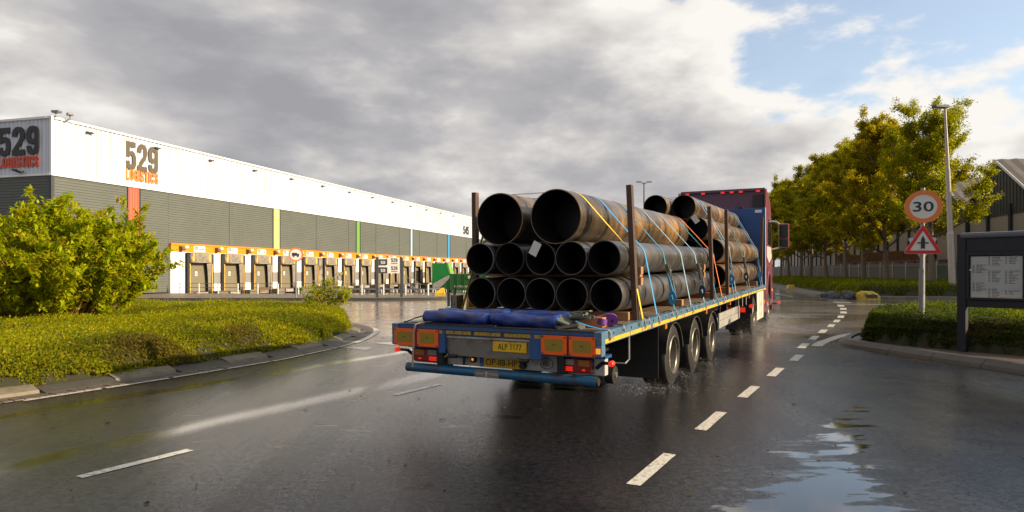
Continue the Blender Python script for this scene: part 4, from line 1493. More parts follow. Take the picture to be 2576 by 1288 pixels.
def tri_round(w, h, r, n=5):
    """rounded triangle, point up, base at z=0"""
    P = [Vector((-w / 2, 0)), Vector((w / 2, 0)), Vector((0, h))]
    cen = Vector((0, h / 3))
    out = []
    for i in range(3):
        a, b, c = P[i - 1], P[i], P[(i + 1) % 3]
        u, v = (a - b).normalized(), (c - b).normalized()
        hlf = u.angle(v) / 2
        dist = r / math.sin(hlf)
        o = b + (u + v).normalized() * dist
        n0 = b + u * (r / math.tan(hlf)); n1 = b + v * (r / math.tan(hlf))
        a0 = math.atan2((n0 - o).y, (n0 - o).x); a1 = math.atan2((n1 - o).y, (n1 - o).x)
        while a1 < a0:
            a1 += 2 * math.pi
        for k in range(n + 1):
            t = a0 + (a1 - a0) * k / n
            out.append((o.x + r * math.cos(t), o.y + r * math.sin(t)))
    return out


zt = 1.86
tr = part('warning_triangle', MB().prism(tri_round(.70, .62, .035), -.060, -.045, 'y'), 'sign_white', ts, loc=(0, 0, zt))
outer = tri_round(.685, .606, .03); inn = tri_round(.47, .405, .012)
m_ = len(outer)
vs = []
for yy in (-.066, -.0605):
    vs += [(a, yy, b + .007) for a, b in outer] + [(a, yy, b + .072) for a, b in inn]
fs = []
for i in range(m_):
    j = (i + 1) % m_
    fs += [(i, j, m_ + j, m_ + i), (2 * m_ + i, 3 * m_ + i, 3 * m_ + j, 2 * m_ + j), (i, 2 * m_ + i, 2 * m_ + j, j), (m_ + i, m_ + j, 3 * m_ + j, 3 * m_ + i)]
part('red_border', MB().add(vs, fs), 'sign_red', tr)
part('priority_symbol', MB().prism([(-.035, .10), (0, .125), (.035, .10), (.035, .30), (0, .375), (-.035, .30)], -.072, -.0605, 'y'), 'sign_ink', tr)
part('cross_bar', MB().box(-.10, -.036, -.070, -.0606, .215, .24).box(.036, .10, -.070, -.0606, .215, .24), 'sign_ink', tr)
for zz in (1.98, 2.30, 2.66, 2.98):
    part('clamp', MB().box(-.06, .06, -.05, .05, zz - .02, zz + .02), 'pole_grey', ts)
ts2 = thing('yield_sign', 'back of a pale triangular sign on its own thin pole behind the 30 sign', 'traffic sign', (9.40, 15.0, .1), (0, 0, R(160)))
part('pole', MB().cyl((0, 0, -.1), (0, 0, 2.3), .04, n=12), 'pole_grey', ts2, smooth=True)
part('back_plate', MB().prism([(a, 2.28 - b) for a, b in tri_round(.62, .55, .04)], -.06, -.045, 'y'), 'sign_back', ts2)

# information board
IB = Vector((8.45, 12.3, .1)); ibang = math.atan2(-.788, .615)
ib = thing('information_board', 'dark navy framed information board on posts with printed company lists behind glass', 'notice board', IB, (0, 0, ibang))
ib.scale = (.955, .955, .955)
part('post', MB().bevbox(-.075, .075, -.075, .075, -.1, 2.30, .012), 'board_navy', ib)
part('post', MB().bevbox(3.0 - .075, 3.075, -.075, .075, -.1, 2.30, .012), 'board_navy', ib)
part('top_rail', MB().bevbox(-.02, 3.02, -.09, .09, 2.215, 2.325, .04), 'board_rail', ib, smooth=True, loc=(0, -.005, 0))
part('header_panel', MB().box(.076, 2.924, -.05, .05, 1.95, 2.214), 'board_navy', ib)
part('back_panel', MB().box(.076, 2.924, .0, .05, 1.03, 1.949), 'board_navy', ib)
part('lower_panel', MB().bevbox(.076, 2.924, -.05, .05, .88, 1.028, .01), 'board_navy', ib)
for i in range(3):
    x0 = .085 + i * .955
    fr = MB()
    fr.box(x0, x0 + .935, -.085, -.02, 1.88, 1.945).box(x0, x0 + .935, -.085, -.02, 1.03, 1.065)
    fr.box(x0, x0 + .045, -.085, -.02, 1.0652, 1.8798).box(x0 + .893, x0 + .935, -.085, -.02, 1.0652, 1.8798)
    f_ = part('case_frame', fr, 'board_navy', ib)
    pp = part('paper_list', MB().box(x0 + .062, x0 + .880, -.030, -.022, 1.067, 1.860), 'board_paper', ib)
    rows = MB()
    for r_ in range(26):
        z = 1.08 + r_ * .0296
        rows.box(x0 + .064, x0 + .878, -.0325, -.0305, z, z + .002)
    part('rule_line', rows, 'board_line', pp, kind='stuff')
    ink = MB()
    random.seed(20 + i)
    blocks = [(0.09, 5, 6), (0.09, 17, 6), (0.345, 0, 6), (0.345, 9, 8), (0.345, 21, 6), (0.61, 0, 5), (0.61, 9, 9), (0.61, 22, 3)]
    for (bx, r0, nr) in blocks:
        for q in range(nr):
            z = 1.845 - (r0 + q) * .0288
            if z < 1.08:
                continue
            ink.box(x0 + bx + .005, x0 + bx + .035, -.0345, -.0328, z - .012, z - .001)
            w = random.uniform(.07, .17)
            xx = x0 + bx + .065
            while w > .02:
                l = min(w, random.uniform(.025, .06))
                ink.box(xx, xx + l, -.0345, -.0328, z - .012, z - .001)
                xx += l + .008; w -= l + .008
    part('printed_line', ink, 'board_ink', pp, kind='stuff')
    part('glass', MB().box(x0 + .062, x0 + .873, -.062, -.058, 1.066, 1.879), 'pane_glass', f_)
    part('lock', MB().cbox((x0 + .075, -.09, 1.60), (.03, .01, .03)), 'sign_white', f_)

# boulders and bollard


def boulder(name, label, cat, loc, size, mat, seed, flat=.0, rotz=0):
    import bmesh
    from mathutils import noise as mn
    bm = bmesh.new()
    bmesh.ops.create_icosphere(bm, subdivisions=4, radius=1)
    for v in bm.verts:
        p = v.co.copy()
        k = 1 + .30 * mn.noise(p * 1.3 + Vector((seed, 0, 0))) + .14 * mn.noise(p * 3.1 + Vector((0, seed, 0))) + .05 * mn.noise(p * 8)
        q = p * k
        if flat:
            q = Vector([math.copysign(min(abs(c), 1) ** (1 - flat), c) for c in q])
        v.co = Vector((q.x * size[0], q.y * size[1], max(q.z * size[2], -.12)))
    bmesh.ops.recalc_face_normals(bm, faces=bm.faces[:])
    me = bpy.data.meshes.new(name); bm.to_mesh(me); bm.free()
    o = link(name, me, mat, smooth=True, loc=loc, rot=(0, 0, rotz))
    return tag(o, label, cat)


boulder('boulder', 'dark grey rough boulder, left of the pair beside the yellow stone', 'boulder', (18.85, 38.7, .05), (.55, .5, .40), 'boulder', 3)
boulder('boulder', 'dark grey flat boulder lying between its neighbour and the yellow stone', 'boulder', (19.6, 38.2, .05), (.52, .5, .44), 'boulder', 9)
ys = boulder('painted_stone', 'rounded yellow painted stone with a dark front face by the right hedge', 'stone', (20.3, 37.4, .03), (.56, .42, .46), 'yellow_stone', 21, .35)
part('dark_face', MB().prism([(-.30, .08), (.30, .06), (.32, .22), (.1, .30), (-.26, .25)], -.43, -.36, 'y'), 'boulder', ys)
boulder('bollard_stone', 'small rounded yellow and white stone on the far kerb near the truck', 'stone', (24.2, 57.0, .15), (.34, .34, .30), 'yellow_stone', 5, .3)

# ================================================================== VEGETATION


def poly_dist(px, py, poly):
    """inside mask and distance to the outline"""
    poly = np.array(poly, float)
    n = len(poly)
    inside = np.zeros(len(px), bool)
    dist = np.full(len(px), 1e9)
    for i in range(n):
        x0, y0 = poly[i]; x1, y1 = poly[(i + 1) % n]
        c = ((y0 > py) != (y1 > py)) & (px < (x1 - x0) * (py - y0) / (y1 - y0 + 1e-12) + x0)
        inside ^= c
        dx, dy = x1 - x0, y1 - y0
        t = np.clip(((px - x0) * dx + (py - y0) * dy) / (dx * dx + dy * dy), 0, 1)
        dist = np.minimum(dist, np.hypot(px - x0 - t * dx, py - y0 - t * dy))
    return inside, dist


def vnoise(x, y, seed, sc):
    """cheap smooth value noise"""
    r = np.random.default_rng(seed).random((64, 64))
    x = np.asarray(x) * sc + 1000; y = np.asarray(y) * sc + 1000
    xi, yi = np.floor(x).astype(int), np.floor(y).astype(int)
    fx, fy = smooth01(x - xi), smooth01(y - yi)
    g = lambda a, b: r[a % 64, b % 64]
    return (g(xi, yi) * (1 - fx) + g(xi + 1, yi) * fx) * (1 - fy) + (g(xi, yi + 1) * (1 - fx) + g(xi + 1, yi + 1) * fx) * fy


def hedge_height(x, y, d, h, edge, seed):
    t = np.clip(d / edge, 0, 1)
    prof = (1 - (1 - t) ** 2.6) ** (1 / 2.2)
    n = 0.12 * (vnoise(x, y, seed, .7) - .5) + .13 * (vnoise(x, y, seed + 1, 1.9) - .5) + .10 * (vnoise(x, y, seed + 2, 4.3) - .5)
    return (h + n) * prof


def hedge(name, label, cat, poly, h, z0, dens_top, dens_side, leaf, cols, seed, edge=.5, near=None, core='hedge_core', clumpw=None):
    poly = np.array(poly, float)
    ht = thing(name, label, cat, (0, 0, 0))
    # woody core
    mn, mx = poly.min(0), poly.max(0)
    st = max(.18, (mx - mn).max() / 160)
    gx, gy = np.meshgrid(np.arange(mn[0] - st, mx[0] + st * 2, st), np.arange(mn[1] - st, mx[1] + st * 2, st))
    ins, d = poly_dist(gx.ravel(), gy.ravel(), poly)
    z = np.where(ins, hedge_height(gx.ravel(), gy.ravel(), d, h, edge, seed) * .90 - .05, -.1) + z0
    ny, nx = gx.shape
    idx = np.arange(nx * ny).reshape(ny, nx)
    q = np.stack([idx[:-1, :-1], idx[:-1, 1:], idx[1:, 1:], idx[1:, :-1]], -1).reshape(-1, 4)
    keep = ins[q].any(1)
    me = bpy.data.meshes.new('hedge_core')
    me.from_pydata(np.stack([gx.ravel(), gy.ravel(), z], -1).tolist(), [], q[keep].tolist())
    link('twig_mass', me, core, ht, smooth='all')
    # leaves: interior and rounded sides
    area = .5 * abs(np.dot(poly[:, 0], np.roll(poly[:, 1], 1)) - np.dot(poly[:, 1], np.roll(poly[:, 0], 1)))
    bb = (mx - mn).prod()
    n = int(dens_top * bb)
    x = RNG.uniform(mn[0], mx[0], n); y = RNG.uniform(mn[1], mx[1], n)
    if near is not None:      # fewer leaves where they are far or hidden
        k = RNG.random(n) < near(x, y)
        x, y = x[k], y[k]
    ins, d = poly_dist(x, y, poly)
    x, y, d = x[ins], y[ins], d[ins]
    zz = hedge_height(x, y, d, h, edge, seed)
    zt = zz - RNG.random(len(x)) ** 2 * .10 + RNG.random(len(x)) ** 4 * .09
    P = [np.stack([x, y, zt + z0], -1)]
    NN = [np.tile([0, 0, 1.0], (len(x), 1))]
    # sides
    for i in range(len(poly)):
        a, b = poly[i], poly[(i + 1) % len(poly)]
        ln = np.hypot(*(b - a))
        m = int(dens_side * ln * h)
        t = RNG.random(m)
        px, py = a[0] + (b[0] - a[0]) * t, a[1] + (b[1] - a[1]) * t
        if near is not None:
            k = RNG.random(m) < near(px, py)
            px, py = px[k], py[k]
            m = len(px)
        nx_, ny_ = (b[1] - a[1]) / ln, -(b[0] - a[0]) / ln
        tt = RNG.random(m) ** .8
        hz = (h * .98) * tt
        inset = edge * (1 - (1 - np.clip(tt, 0, .999) ** 2.2) ** (1 / 2.6))
        bump_ = .16 * (vnoise(px + py * .7, hz * 3 + py, seed + 5, 1.6) - .5) + .10 * (vnoise(px * 1.3 + py, hz * 6, seed + 6, 3.5) - .5)
        off = -inset + bump_ - RNG.random(m) ** 2 * .12 + .03
        # sign: outward
        test_in, _ = poly_dist(np.array([(a[0] + b[0]) / 2 + nx_ * .02]), np.array([(a[1] + b[1]) / 2 + ny_ * .02]), poly)
        sgn = -1 if test_in[0] else 1
        P.append(np.stack([px + nx_ * sgn * off, py + ny_ * sgn * off, hz + z0 - .02], -1))
        NN.append(np.tile([nx_ * sgn, ny_ * sgn, .5], (m, 1)))
    P = np.concatenate(P); NN = np.concatenate(NN)
    n = len(P)
    D = unit(n) + NN * .55 + np.array([0, 0, .25])
    nn = unit(n) + NN * .8
    L = leaf * RNG.uniform(.6, 1.45, n)
    Wd = L * RNG.uniform(.38, .6, n)
    stick = RNG.random(n) < .035          # bare twigs poking out
    L = np.where(stick, L * RNG.uniform(2.2, 4.2, n), L); Wd = np.where(stick, leaf * .11, Wd)
    V = leaf_quads(P, D, nn, L, Wd)
    c = palette(n, cols[0])
    if len(cols) > 1:
        w = np.clip((vnoise(P[:, 0], P[:, 1] + P[:, 2] * 2, seed + 9, .8) - .55) * 3.0 + .25 * RNG.normal(size=n), 0, 1)[:, None]
        c = c * (1 - w) + palette(n, cols[1]) * w
    bw = np.clip((vnoise(P[:, 0] + 5, P[:, 1] + P[:, 2], seed + 12, 1.1) - .74) * 4, 0, .7)[:, None]
    c = c * (1 - bw) + palette(n, G_BROWN) * bw
    c[stick] = palette(int(stick.sum()), G_BROWN)
    link('foliage', np_mesh('foliage', V, 4, 'leaf_hedge', c), None, ht, kind='stuff')
    return ht


G_YEL = [(.25, .265, .006), (.19, .235, .006), (.33, .29, .008), (.12, .18, .005), (.22, .18, .008)]
G_MID = [(.095, .135, .006), (.13, .155, .008), (.060, .10, .006), (.16, .165, .010), (.11, .085, .012)]
G_DARK = [(.040, .070, .012), (.055, .085, .012), (.032, .055, .010), (.075, .075, .016)]
G_BROWN = [(.10, .065, .02), (.14, .10, .03), (.06, .05, .016)]

_hp = resample(PL, 0.6); _hn = normals(_hp, 1)
HL = [(p.x + n.x * .70, p.y + n.y * .70) for p, n in zip(_hp, _hn) if p.x > -24] + [(-24, 12), (-16, 6.5)]
hedge('ground_cover_hedge', 'low yellow green hedge filling the kerbed bed left of the truck', 'hedge', HL, .58, .06, 1500, 6500, .042,
      [G_YEL, G_MID], 3, .55, near=lambda x, y: np.clip(1.15 - (-x - 10) / 9, .12, 1) * np.where(y > 18, .5, 1))
HR = [(7.72, 13.8), (7.66, 14.3), (8.05, 15.0), (8.7, 15.85), (9.7, 16.7), (11.2, 17.5), (14.5, 18.6), (22, 20.2), (26, 20), (26, 9), (14, 7.6), (12, 8.6), (9.9, 10.9), (9.0, 11.8), (8.35, 12.7), (7.95, 13.3)]
hedge('clipped_hedge', 'low dark green clipped hedge round the information board and the 30 sign', 'hedge', HR, .66, .10, 1300, 6000, .042,
      [G_DARK, G_MID], 31, .38, near=lambda x, y: np.clip(1.2 - (x - 13) / 8, .1, 1))
pb = resample(PB, 3.0); nb = normals(pb, 1)
HB = [(p.x + n.x * 1.5, p.y + n.y * 1.5) for p, n in zip(pb, nb)]
HB = HB + [(52, 44), (44, 60), (46, 84), (50, 100)]
hedge('verge_hedge', 'long green ground cover hedge along the far kerb, under the row of trees', 'hedge', HB, .72, .12, 90, 300, .13,
      [G_MID, G_YEL], 57, .6)


# ---- the big bush on the left


def make_bush(name, label, base, n_stem, height, spread, n_leaf, leaf, cols, stems=True, seed=1, squash=1.0):
    rng = random.Random(seed)
    bt = thing(name, label, 'bush', base)
    mb = MB()
    tips = []
    for i in range(n_stem):
        az = rng.uniform(0, 2 * math.pi)
        out = math.sqrt(rng.random())
        top = Vector((math.cos(az) * out * spread, math.sin(az) * out * spread * squash, height * (1 - .50 * out ** 2.6) * rng.uniform(.72, 1.08)))
        b0 = Vector((math.cos(az) * out * spread * .30, math.sin(az) * out * spread * .3 * squash, 0))
        pts = []
        for k in range(6):
            t = k / 5
            p = b0.lerp(top, t)
            p.z = top.z * (t ** .85)
            p += Vector((rng.uniform(-.06, .06), rng.uniform(-.06, .06), 0)) * (t * 2)
            pts.append(p)
        mb.tube(pts, [.022 * (1 - .75 * k / 5) + .004 for k in range(6)], 5, caps=False)
        # side shoots
        for q in range(7):
            t = rng.uniform(.25, 1.0)
            f = t * 5; j = min(int(f), 4)
            p = pts[j].lerp(pts[j + 1], f - j)
            d = Vector((rng.gauss(0, 1), rng.gauss(0, 1), rng.uniform(.1, 1.3)))
            d += Vector((p.x, p.y, 0)) * .6 / max(spread, .1)
            d.normalize()
            ln = rng.uniform(.25, .62) * (.6 + .5 * height / 3)
            e = p + d * ln
            if e.z < .05:
                continue
            mb.tube([p, p.lerp(e, .5) + Vector((0, 0, .02)), e], [.008, .006, .003], 4, caps=False)
            tips.append((p, e))
        tips.append((pts[3], pts[5]))
    part('stems', mb, 'bush_stem', bt, kind='stuff')
    # leaves set along the shoots
    per = n_leaf // len(tips)
    P, D = [], []
    for (a, b) in tips:
        a = np.array(a); b = np.array(b)
        t = RNG.random(per) ** .7
        P.append(a + (b - a) * t[:, None] + RNG.normal(size=(per, 3)) * .045)
        ax = (b - a) / (np.linalg.norm(b - a) + 1e-6)
        D.append(ax * .55 + unit(per) * .9 + np.array([0, 0, -.10]))
    P = np.concatenate(P); D = np.concatenate(D)
    k = P[:, 2] > .04
    P, D = P[k], D[k]
    n = len(P)
    nn = unit(n) * .8 + np.array([0, 0, 1.0])
    L = leaf * RNG.uniform(.65, 1.3, n)
    # folded leaf: two narrow quads sharing a midrib would double the count; one quad with a tip is enough here
    V = leaf_quads(P, D, nn, L, L * .36)
    c = palette(n, cols)
    link('foliage', np_mesh('foliage', V, 4, 'leaf_bush', c), None, bt, kind='stuff')
    return bt


BUSH = [(.22, .31, .004), (.30, .36, .006), (.12, .20, .004), (.40, .38, .008), (.25, .32, .005), (.26, .20, .010)]
make_bush('leafy_bush', 'large bright green bush with long narrow leaves in front of the warehouse', (-10.2, 14.6, .15), 165, 2.85, 2.5, 100000, .135, BUSH, seed=4, squash=.8)
make_bush('leafy_shrub', 'small bright green shrub growing out of the right end of the low left hedge', (-5.35, 18.9, .45), 16, .85, .62, 1700, .10, BUSH, seed=9)
make_bush('leafy_shrub', 'little clump of shoots at the foot of the docks just right of the big bush', (-15.6, 24.5, .35), 14, .9, .9, 1500, .12, BUSH, seed=19)


# ---- the row of street trees


def make_tree_meshes(seed, H, spread, n_leaf, leaf, low=.26):
    rng = random.Random(seed)
    trunk, limbs = MB(), MB()
    # trunk
    tp = []
    x = y = 0.0
    for k in range(9):
        t = k / 8
        tp.append(Vector((x, y, H * .80 * t)))
        x += rng.uniform(-.10, .10) * (1 + t); y += rng.uniform(-.10, .10) * (1 + t)
    tr = [.235 * (1 - t * .88) + .02 for t in np.linspace(0, 1, 9)]
    tr[0] *= 1.25
    trunk.tube(tp, tr, 10)
    twigs = []

    def at(z):
        f = max(0, min(7.999, z / (H * .8) * 8)); j = int(f)
        return tp[j].lerp(tp[j + 1], f - j), tr[j]

    nl = 22
    for i in range(nl):
        t = i / (nl - 1)
        z = H * (low + (.78 - low) * t ** .9)
        p, r = at(z)
        az = i * 2.399 + rng.uniform(-.4, .4)
        up = .45 + .75 * t + rng.uniform(-.1, .15)
        ln = spread * (1.0 - .35 * t) * rng.uniform(.85, 1.1) * (1.0 if t > .12 else .82)
        d = Vector((math.cos(az), math.sin(az), math.tan(min(up, 1.2)))).normalized()
        pts = [p]
        q = p.copy(); dd = d.copy()
        for k in range(5):
            q = q + dd * ln / 5 * (1.05)
            dd = (dd + Vector((rng.uniform(-.22, .22), rng.uniform(-.22, .22), rng.uniform(-.05, .20)))).normalized()
            pts.append(q.copy())
        limbs.tube(pts, [max(.014, r * .50 * (1 - k / 5.6)) for k in range(6)], 6, caps=False)
        for s in range(8):
            f = rng.uniform(1.0, 5.0); j = min(int(f), 4)
            a = pts[j].lerp(pts[j + 1], f - j)
            bd = (dd + Vector((rng.gauss(0, .75), rng.gauss(0, .75), rng.uniform(-.25, .75)))).normalized()
            bl = rng.uniform(.7, 1.7) * spread / 4.5
            mid = a + bd * bl * .5 + Vector((rng.uniform(-.1, .1), rng.uniform(-.1, .1), 0))
            b = a + bd * bl + Vector((0, 0, rng.uniform(-.05, .1)))
            limbs.tube([a, mid, b], [.022, .015, .007], 4, caps=False)
            for w in range(5):
                u = rng.uniform(.3, 1.0)
                s0 = a.lerp(mid, u * 2) if u < .5 else mid.lerp(b, u * 2 - 1)
                wd = (bd + Vector((rng.gauss(0, .9), rng.gauss(0, .9), rng.uniform(-.5, .6)))).normalized()
                e = s0 + wd * rng.uniform(.3, .75)
                twigs.append((s0, e))
    per = max(3, n_leaf // len(twigs))
    P, D = [], []
    for (a, b) in twigs:
        # clusters are uneven: some twigs are bare
        m = int(per * RNG.choice([.2, .7, 1.0, 1.6], p=[.12, .28, .36, .24]))
        if m < 1:
            continue
        a = np.array(a); b = np.array(b)
        t = RNG.random(m) ** .6
        P.append(a + (b - a) * t[:, None] * 1.1 + RNG.normal(size=(m, 3)) * .15)
        D.append((b - a) / (np.linalg.norm(b - a) + 1e-6) * .6 + unit(m) + np.array([0, 0, -.35]))
    P = np.concatenate(P); D = np.concatenate(D)
    n = len(P)
    nn = unit(n) + np.array([0, 0, .5])
    L = leaf * RNG.uniform(.6, 1.35, n)
    V = leaf_quads(P, D, nn, L, L * .42)
    c = palette(n, TREE_COL, .22, [.28, .24, .20, .16, .12])
    return trunk.mesh('trunk'), limbs.mesh('limbs'), np_mesh('crown', V, 4, 'leaf_tree', c)


TREE_COL = [(.24, .225, .005), (.19, .205, .005), (.30, .24, .006), (.13, .155, .005), (.27, .175, .006)]
kinds = [make_tree_meshes(11, 13.1, 5.4, 75000, .165), make_tree_meshes(23, 11.3, 6.3, 160000, .18, .27), make_tree_meshes(37, 11.5, 6.4, 160000, .18, .27)]
for tm, lm, _ in kinds:
    tm.materials.append(M['bark']); lm.materials.append(M['bark_twig'])
    tm.polygons.foreach_set('use_smooth', [True] * len(tm.polygons))
TL = ['nearest and sparsest tree of the row, right beside the lamp post',
      'second tree of the row counted from the lamp post, behind the 30 sign',
      'third tree of the row counted from the lamp post',
      'fourth tree of the row counted from the lamp post, with a sunlit right trunk edge',
      'fifth tree of the row counted from the lamp post',
      'sixth tree of the row counted from the lamp post',
      'seventh tree of the row from the lamp post, forked low above the fence',
      'eighth tree of the row counted from the lamp post, close to the truck mirror',
      'ninth tree of the row counted from the lamp post, just right of the truck cab',
      'farthest yellow green tree of the row, half hidden behind the truck cab',
      'eleventh tree of the row, only its crown edge showing above the truck cab',
      'twelfth tree of the row, behind the truck mirror and cab',
      'thirteenth tree of the row, hidden low down by the truck cab',
      'fourteenth tree of the row, a crown edge just over the cab roof',
      'last and farthest tree of the row, beyond the truck cab']
for k in range(15):
    p = T1 + hd * (8.0 * k) + hn * random.uniform(-.35, .35)
    kd = kinds[0] if k == 0 else kinds[1 + k % 2]
    t_ = thing('street_tree', TL[k], 'tree', (p.x, p.y, .1), (0, 0, 0.7 + k * 2.1), 'row of yellow green street trees')
    s = [.96, .97, 1.0, 1.03, .98, 1.04, 1.0, 1.05, 1.02, 1.06, 1.05, 1.1, 1.08, 1.12, 1.1][k]
    t_.scale = (s * (1.0 if k else .95), s * (1.0 if k else .95), s * (1.0 if k else .96))
    link('trunk', kd[0], None, t_); link('limbs', kd[1], None, t_, kind='stuff'); link('crown', kd[2], None, t_, kind='stuff')

# two bushes added out of view on the right to shade the near road
for k, (x, y) in enumerate(((11.6, 3.2), (12.6, 6.4))):
    make_bush('leafy_bush', ['tall leafy bush right of the junction beside the near kerb', 'tall leafy bush right of the junction, next to the information board'][k], (x, y, .1), 60, 3.1, 2.0, 16000, .16, BUSH, seed=40 + k)

t_ = thing('street_tree', 'street tree on the near side of the junction, right of the road', 'tree', (15.0, -2.2, .1), (0, 0, 1.0))  # tree added out of view; its crown shades the foreground road
link('trunk', kinds[0][0], None, t_); link('limbs', kinds[0][1], None, t_, kind='stuff'); link('crown', kinds[1][2], None, t_, kind='stuff')
t_.scale = (.86, .86, .92)

# fallen leaves and grit on the road and in the gutters
n = 1500
x = RNG.uniform(-6, 9, n); y = RNG.uniform(4, 17, n)
gp_ = resample(PL[1:10], .02); gq_ = resample(PR[1:8], .02)
for k in range(n):
    r_ = random.random()
    if r_ < .30:
        q = random.choice(gp_); x[k], y[k] = q.x + random.uniform(-.3, .25), q.y + random.uniform(-.1, .1)
    elif r_ < .60:
        q = random.choice(gq_); x[k], y[k] = q.x - abs(random.gauss(0, .25)), q.y
P = np.stack([x, y, np.full(n, .010)], -1)
D = unit(n) * np.array([1, 1, .15]); nn = unit(n) * .25 + np.array([0, 0, 1.0])
L = RNG.uniform(.012, .045, n) * np.where(RNG.random(n) < .2, 1.6, 1)
V = leaf_quads(P, D, nn, L, L * RNG.uniform(.4, .8, n))
V[:, 2] = np.maximum(V[:, 2], .005)
link('fallen_leaves', np_mesh('fallen_leaves', V, 4, 'leaf_hedge', palette(n, [(.05, .035, .02), (.12, .075, .02), (.02, .018, .015), (.20, .13, .03), (.09, .06, .03)])), None, kind='stuff')

# ================================================================== TRAILER
PITCH = R(0.94)
TROT = Euler((PITCH, 0, R(-27.5)), 'XYZ')
TM = Matrix.Translation((-0.249, 7.0, 0)) @ TROT.to_matrix().to_4x4()
tl = thing('flatbed_trailer', 'long blue flatbed trailer with yellow edge tape and orange rear boards, loaded with pipes', 'trailer', (-0.249, 7.0, 0), TROT)


def tp(name, mb, mat, parent=None, **k):
    return part(name, mb, mat, parent or tl, **k)


TLEN = 13.6
# deck planks
w = 2.38 / 10
for i in range(10):
    a = -1.19 + i * w
    tp('deck_plank', MB().box(a + .004, a + w - .004, .125, TLEN - .2, .955 + random.uniform(-.002, .002), 1.0 + random.uniform(-.003, .003)), 'deck_wood')
for sg in (-1, 1):
    r_ = tp('side_rail', MB().bevbox(sg * 1.2325 - .0425, sg * 1.2325 + .0425, 0.0, TLEN, .872, 1.004, .006), 'blue_rail')
    x = sg * 1.2755
    b = .10
    while b < TLEN - .5:
        ln = random.choice([.55, .8, 1.0, 1.3])
        part('edge_tape', MB().box(min(x, x + sg * .002), max(x, x + sg * .002), b, min(b + ln, TLEN - .1), .886 + random.uniform(-.002, .002), .926 + random.uniform(-.002, .002)), 'tape_yellow', r_)
        b += ln + random.choice([.03, .05, .12])
    holes = MB()
    b = .35
    while b < TLEN - .3:
        holes.box(x - sg * .001 - .0008, x - sg * .001 + .0032, b, b + .028, .952, .980)
        b += .30
    part('lashing_hole', holes, 'black_steel', r_, kind='stuff')
    for b in (.62, 1.6, 2.75, 3.65, 4.7, 5.7, 6.9, 8.4, 9.6, 11, 12.2):
        part('lashing_ring', MB().tube([(sg * 1.19, b - .07, 1.008), (sg * 1.20, b - .07, 1.02), (sg * 1.20, b + .07, 1.02), (sg * 1.265, b + .09, 1.016), (sg * 1.285, b + .09, .95)], .008, 6), 'black_steel', r_)
tp('rear_beam', MB().bevbox(-1.19, 1.19, .012, .12, .955, .998, .006).box(-1.19, -.55, .02, .12, .745, .955).box(.48, 1.19, .02, .12, .745, .955).box(-.55, .48, .03, .12, .895, .955), 'blue_paint')
tp('beam_bracket', MB().box(-.635, -.552, .010, .0195, .70, .95), 'blue_paint')
tp('beam_bracket', MB().box(.482, .62, .010, .0195, .70, .95), 'blue_paint')
tp('corner_plate', MB().bevbox(1.21, 1.2745, -.001, .11, .76, .8715, .008), 'blue_rail')
tp('corner_plate', MB().bevbox(-1.2745, -1.235, -.001, .11, .76, .8715, .008), 'blue_rail')
tp('edge_strip', MB().box(-1.19, 1.19, .004, .13, 1.0005, 1.006), 'black_steel')
for (a0, a1) in ((-1.232, -.946), (-.918, -.636), (.627, .908), (.932, 1.208)):
    bo = tp('reflector_board', MB().bevbox(a0, a1, -.012, .009, .758, .952, .003), 'reflector_orange')
    part('gold_field', MB().box(a0 + .042, a1 - .042, -.0145, -.0122, .797, .917), 'reflector_gold', bo)
    part('maker_mark', MB().box((a0 + a1) / 2 - .018, (a0 + a1) / 2 + .018, -.0155, -.0146, .855, .863), 'plate_ink', bo)
    for q in (a0 + .015, a1 - .015):
        for z in (.772, .938):
            part('bolt', MB().lathe([(-.017, .007), (-.0122, .009)], 8, 'y', (q, 0, z)), 'black_steel', bo)
# yellow tape blocks between the boards
for (a0, a1) in ((-.628, -.585), (-.54, -.22), (-.175, .145), (.19, .50), (.545, .615)):
    n = max(1, int((a1 - a0) / .05))
    for i in range(n):
        u = a0 + (a1 - a0) * i / n
        tp('tape_block', MB().box(u + .002, u + (a1 - a0) / n - .002, .005, .0095 if (a1 < -.55 or a0 > .48) else .0295, .912, .948), 'tape_yellow_dull')
# grey ramp housing
hs = tp('ramp_housing', MB().prism([(-.555, .884), (.475, .884), (.475, .72), (.44, .672), (-.52, .672), (-.555, .72)], .055, .55, 'y'), 'grey_steel')
part('housing_lip', MB().bevbox(-.56, .48, .040, .054, .868, .890, .003), 'grey_plate', hs)
for a in (-.47, .40):
    part('hinge', MB().cyl((a - .05, .05, .665), (a + .05, .05, .665), .022, n=10), 'black_steel', hs)
p1 = tp('number_plate', MB().bevbox(.034, .437, .040, .050, .748, .856, .004), 'plate_yellow')
text('ALP', .115, .062, 'plate_ink', p1, (.155, .0395, .804), 0, 0, .002)
text('1177', .125, .062, 'plate_ink', p1, (.315, .0395, .804), 0, 0, .002)
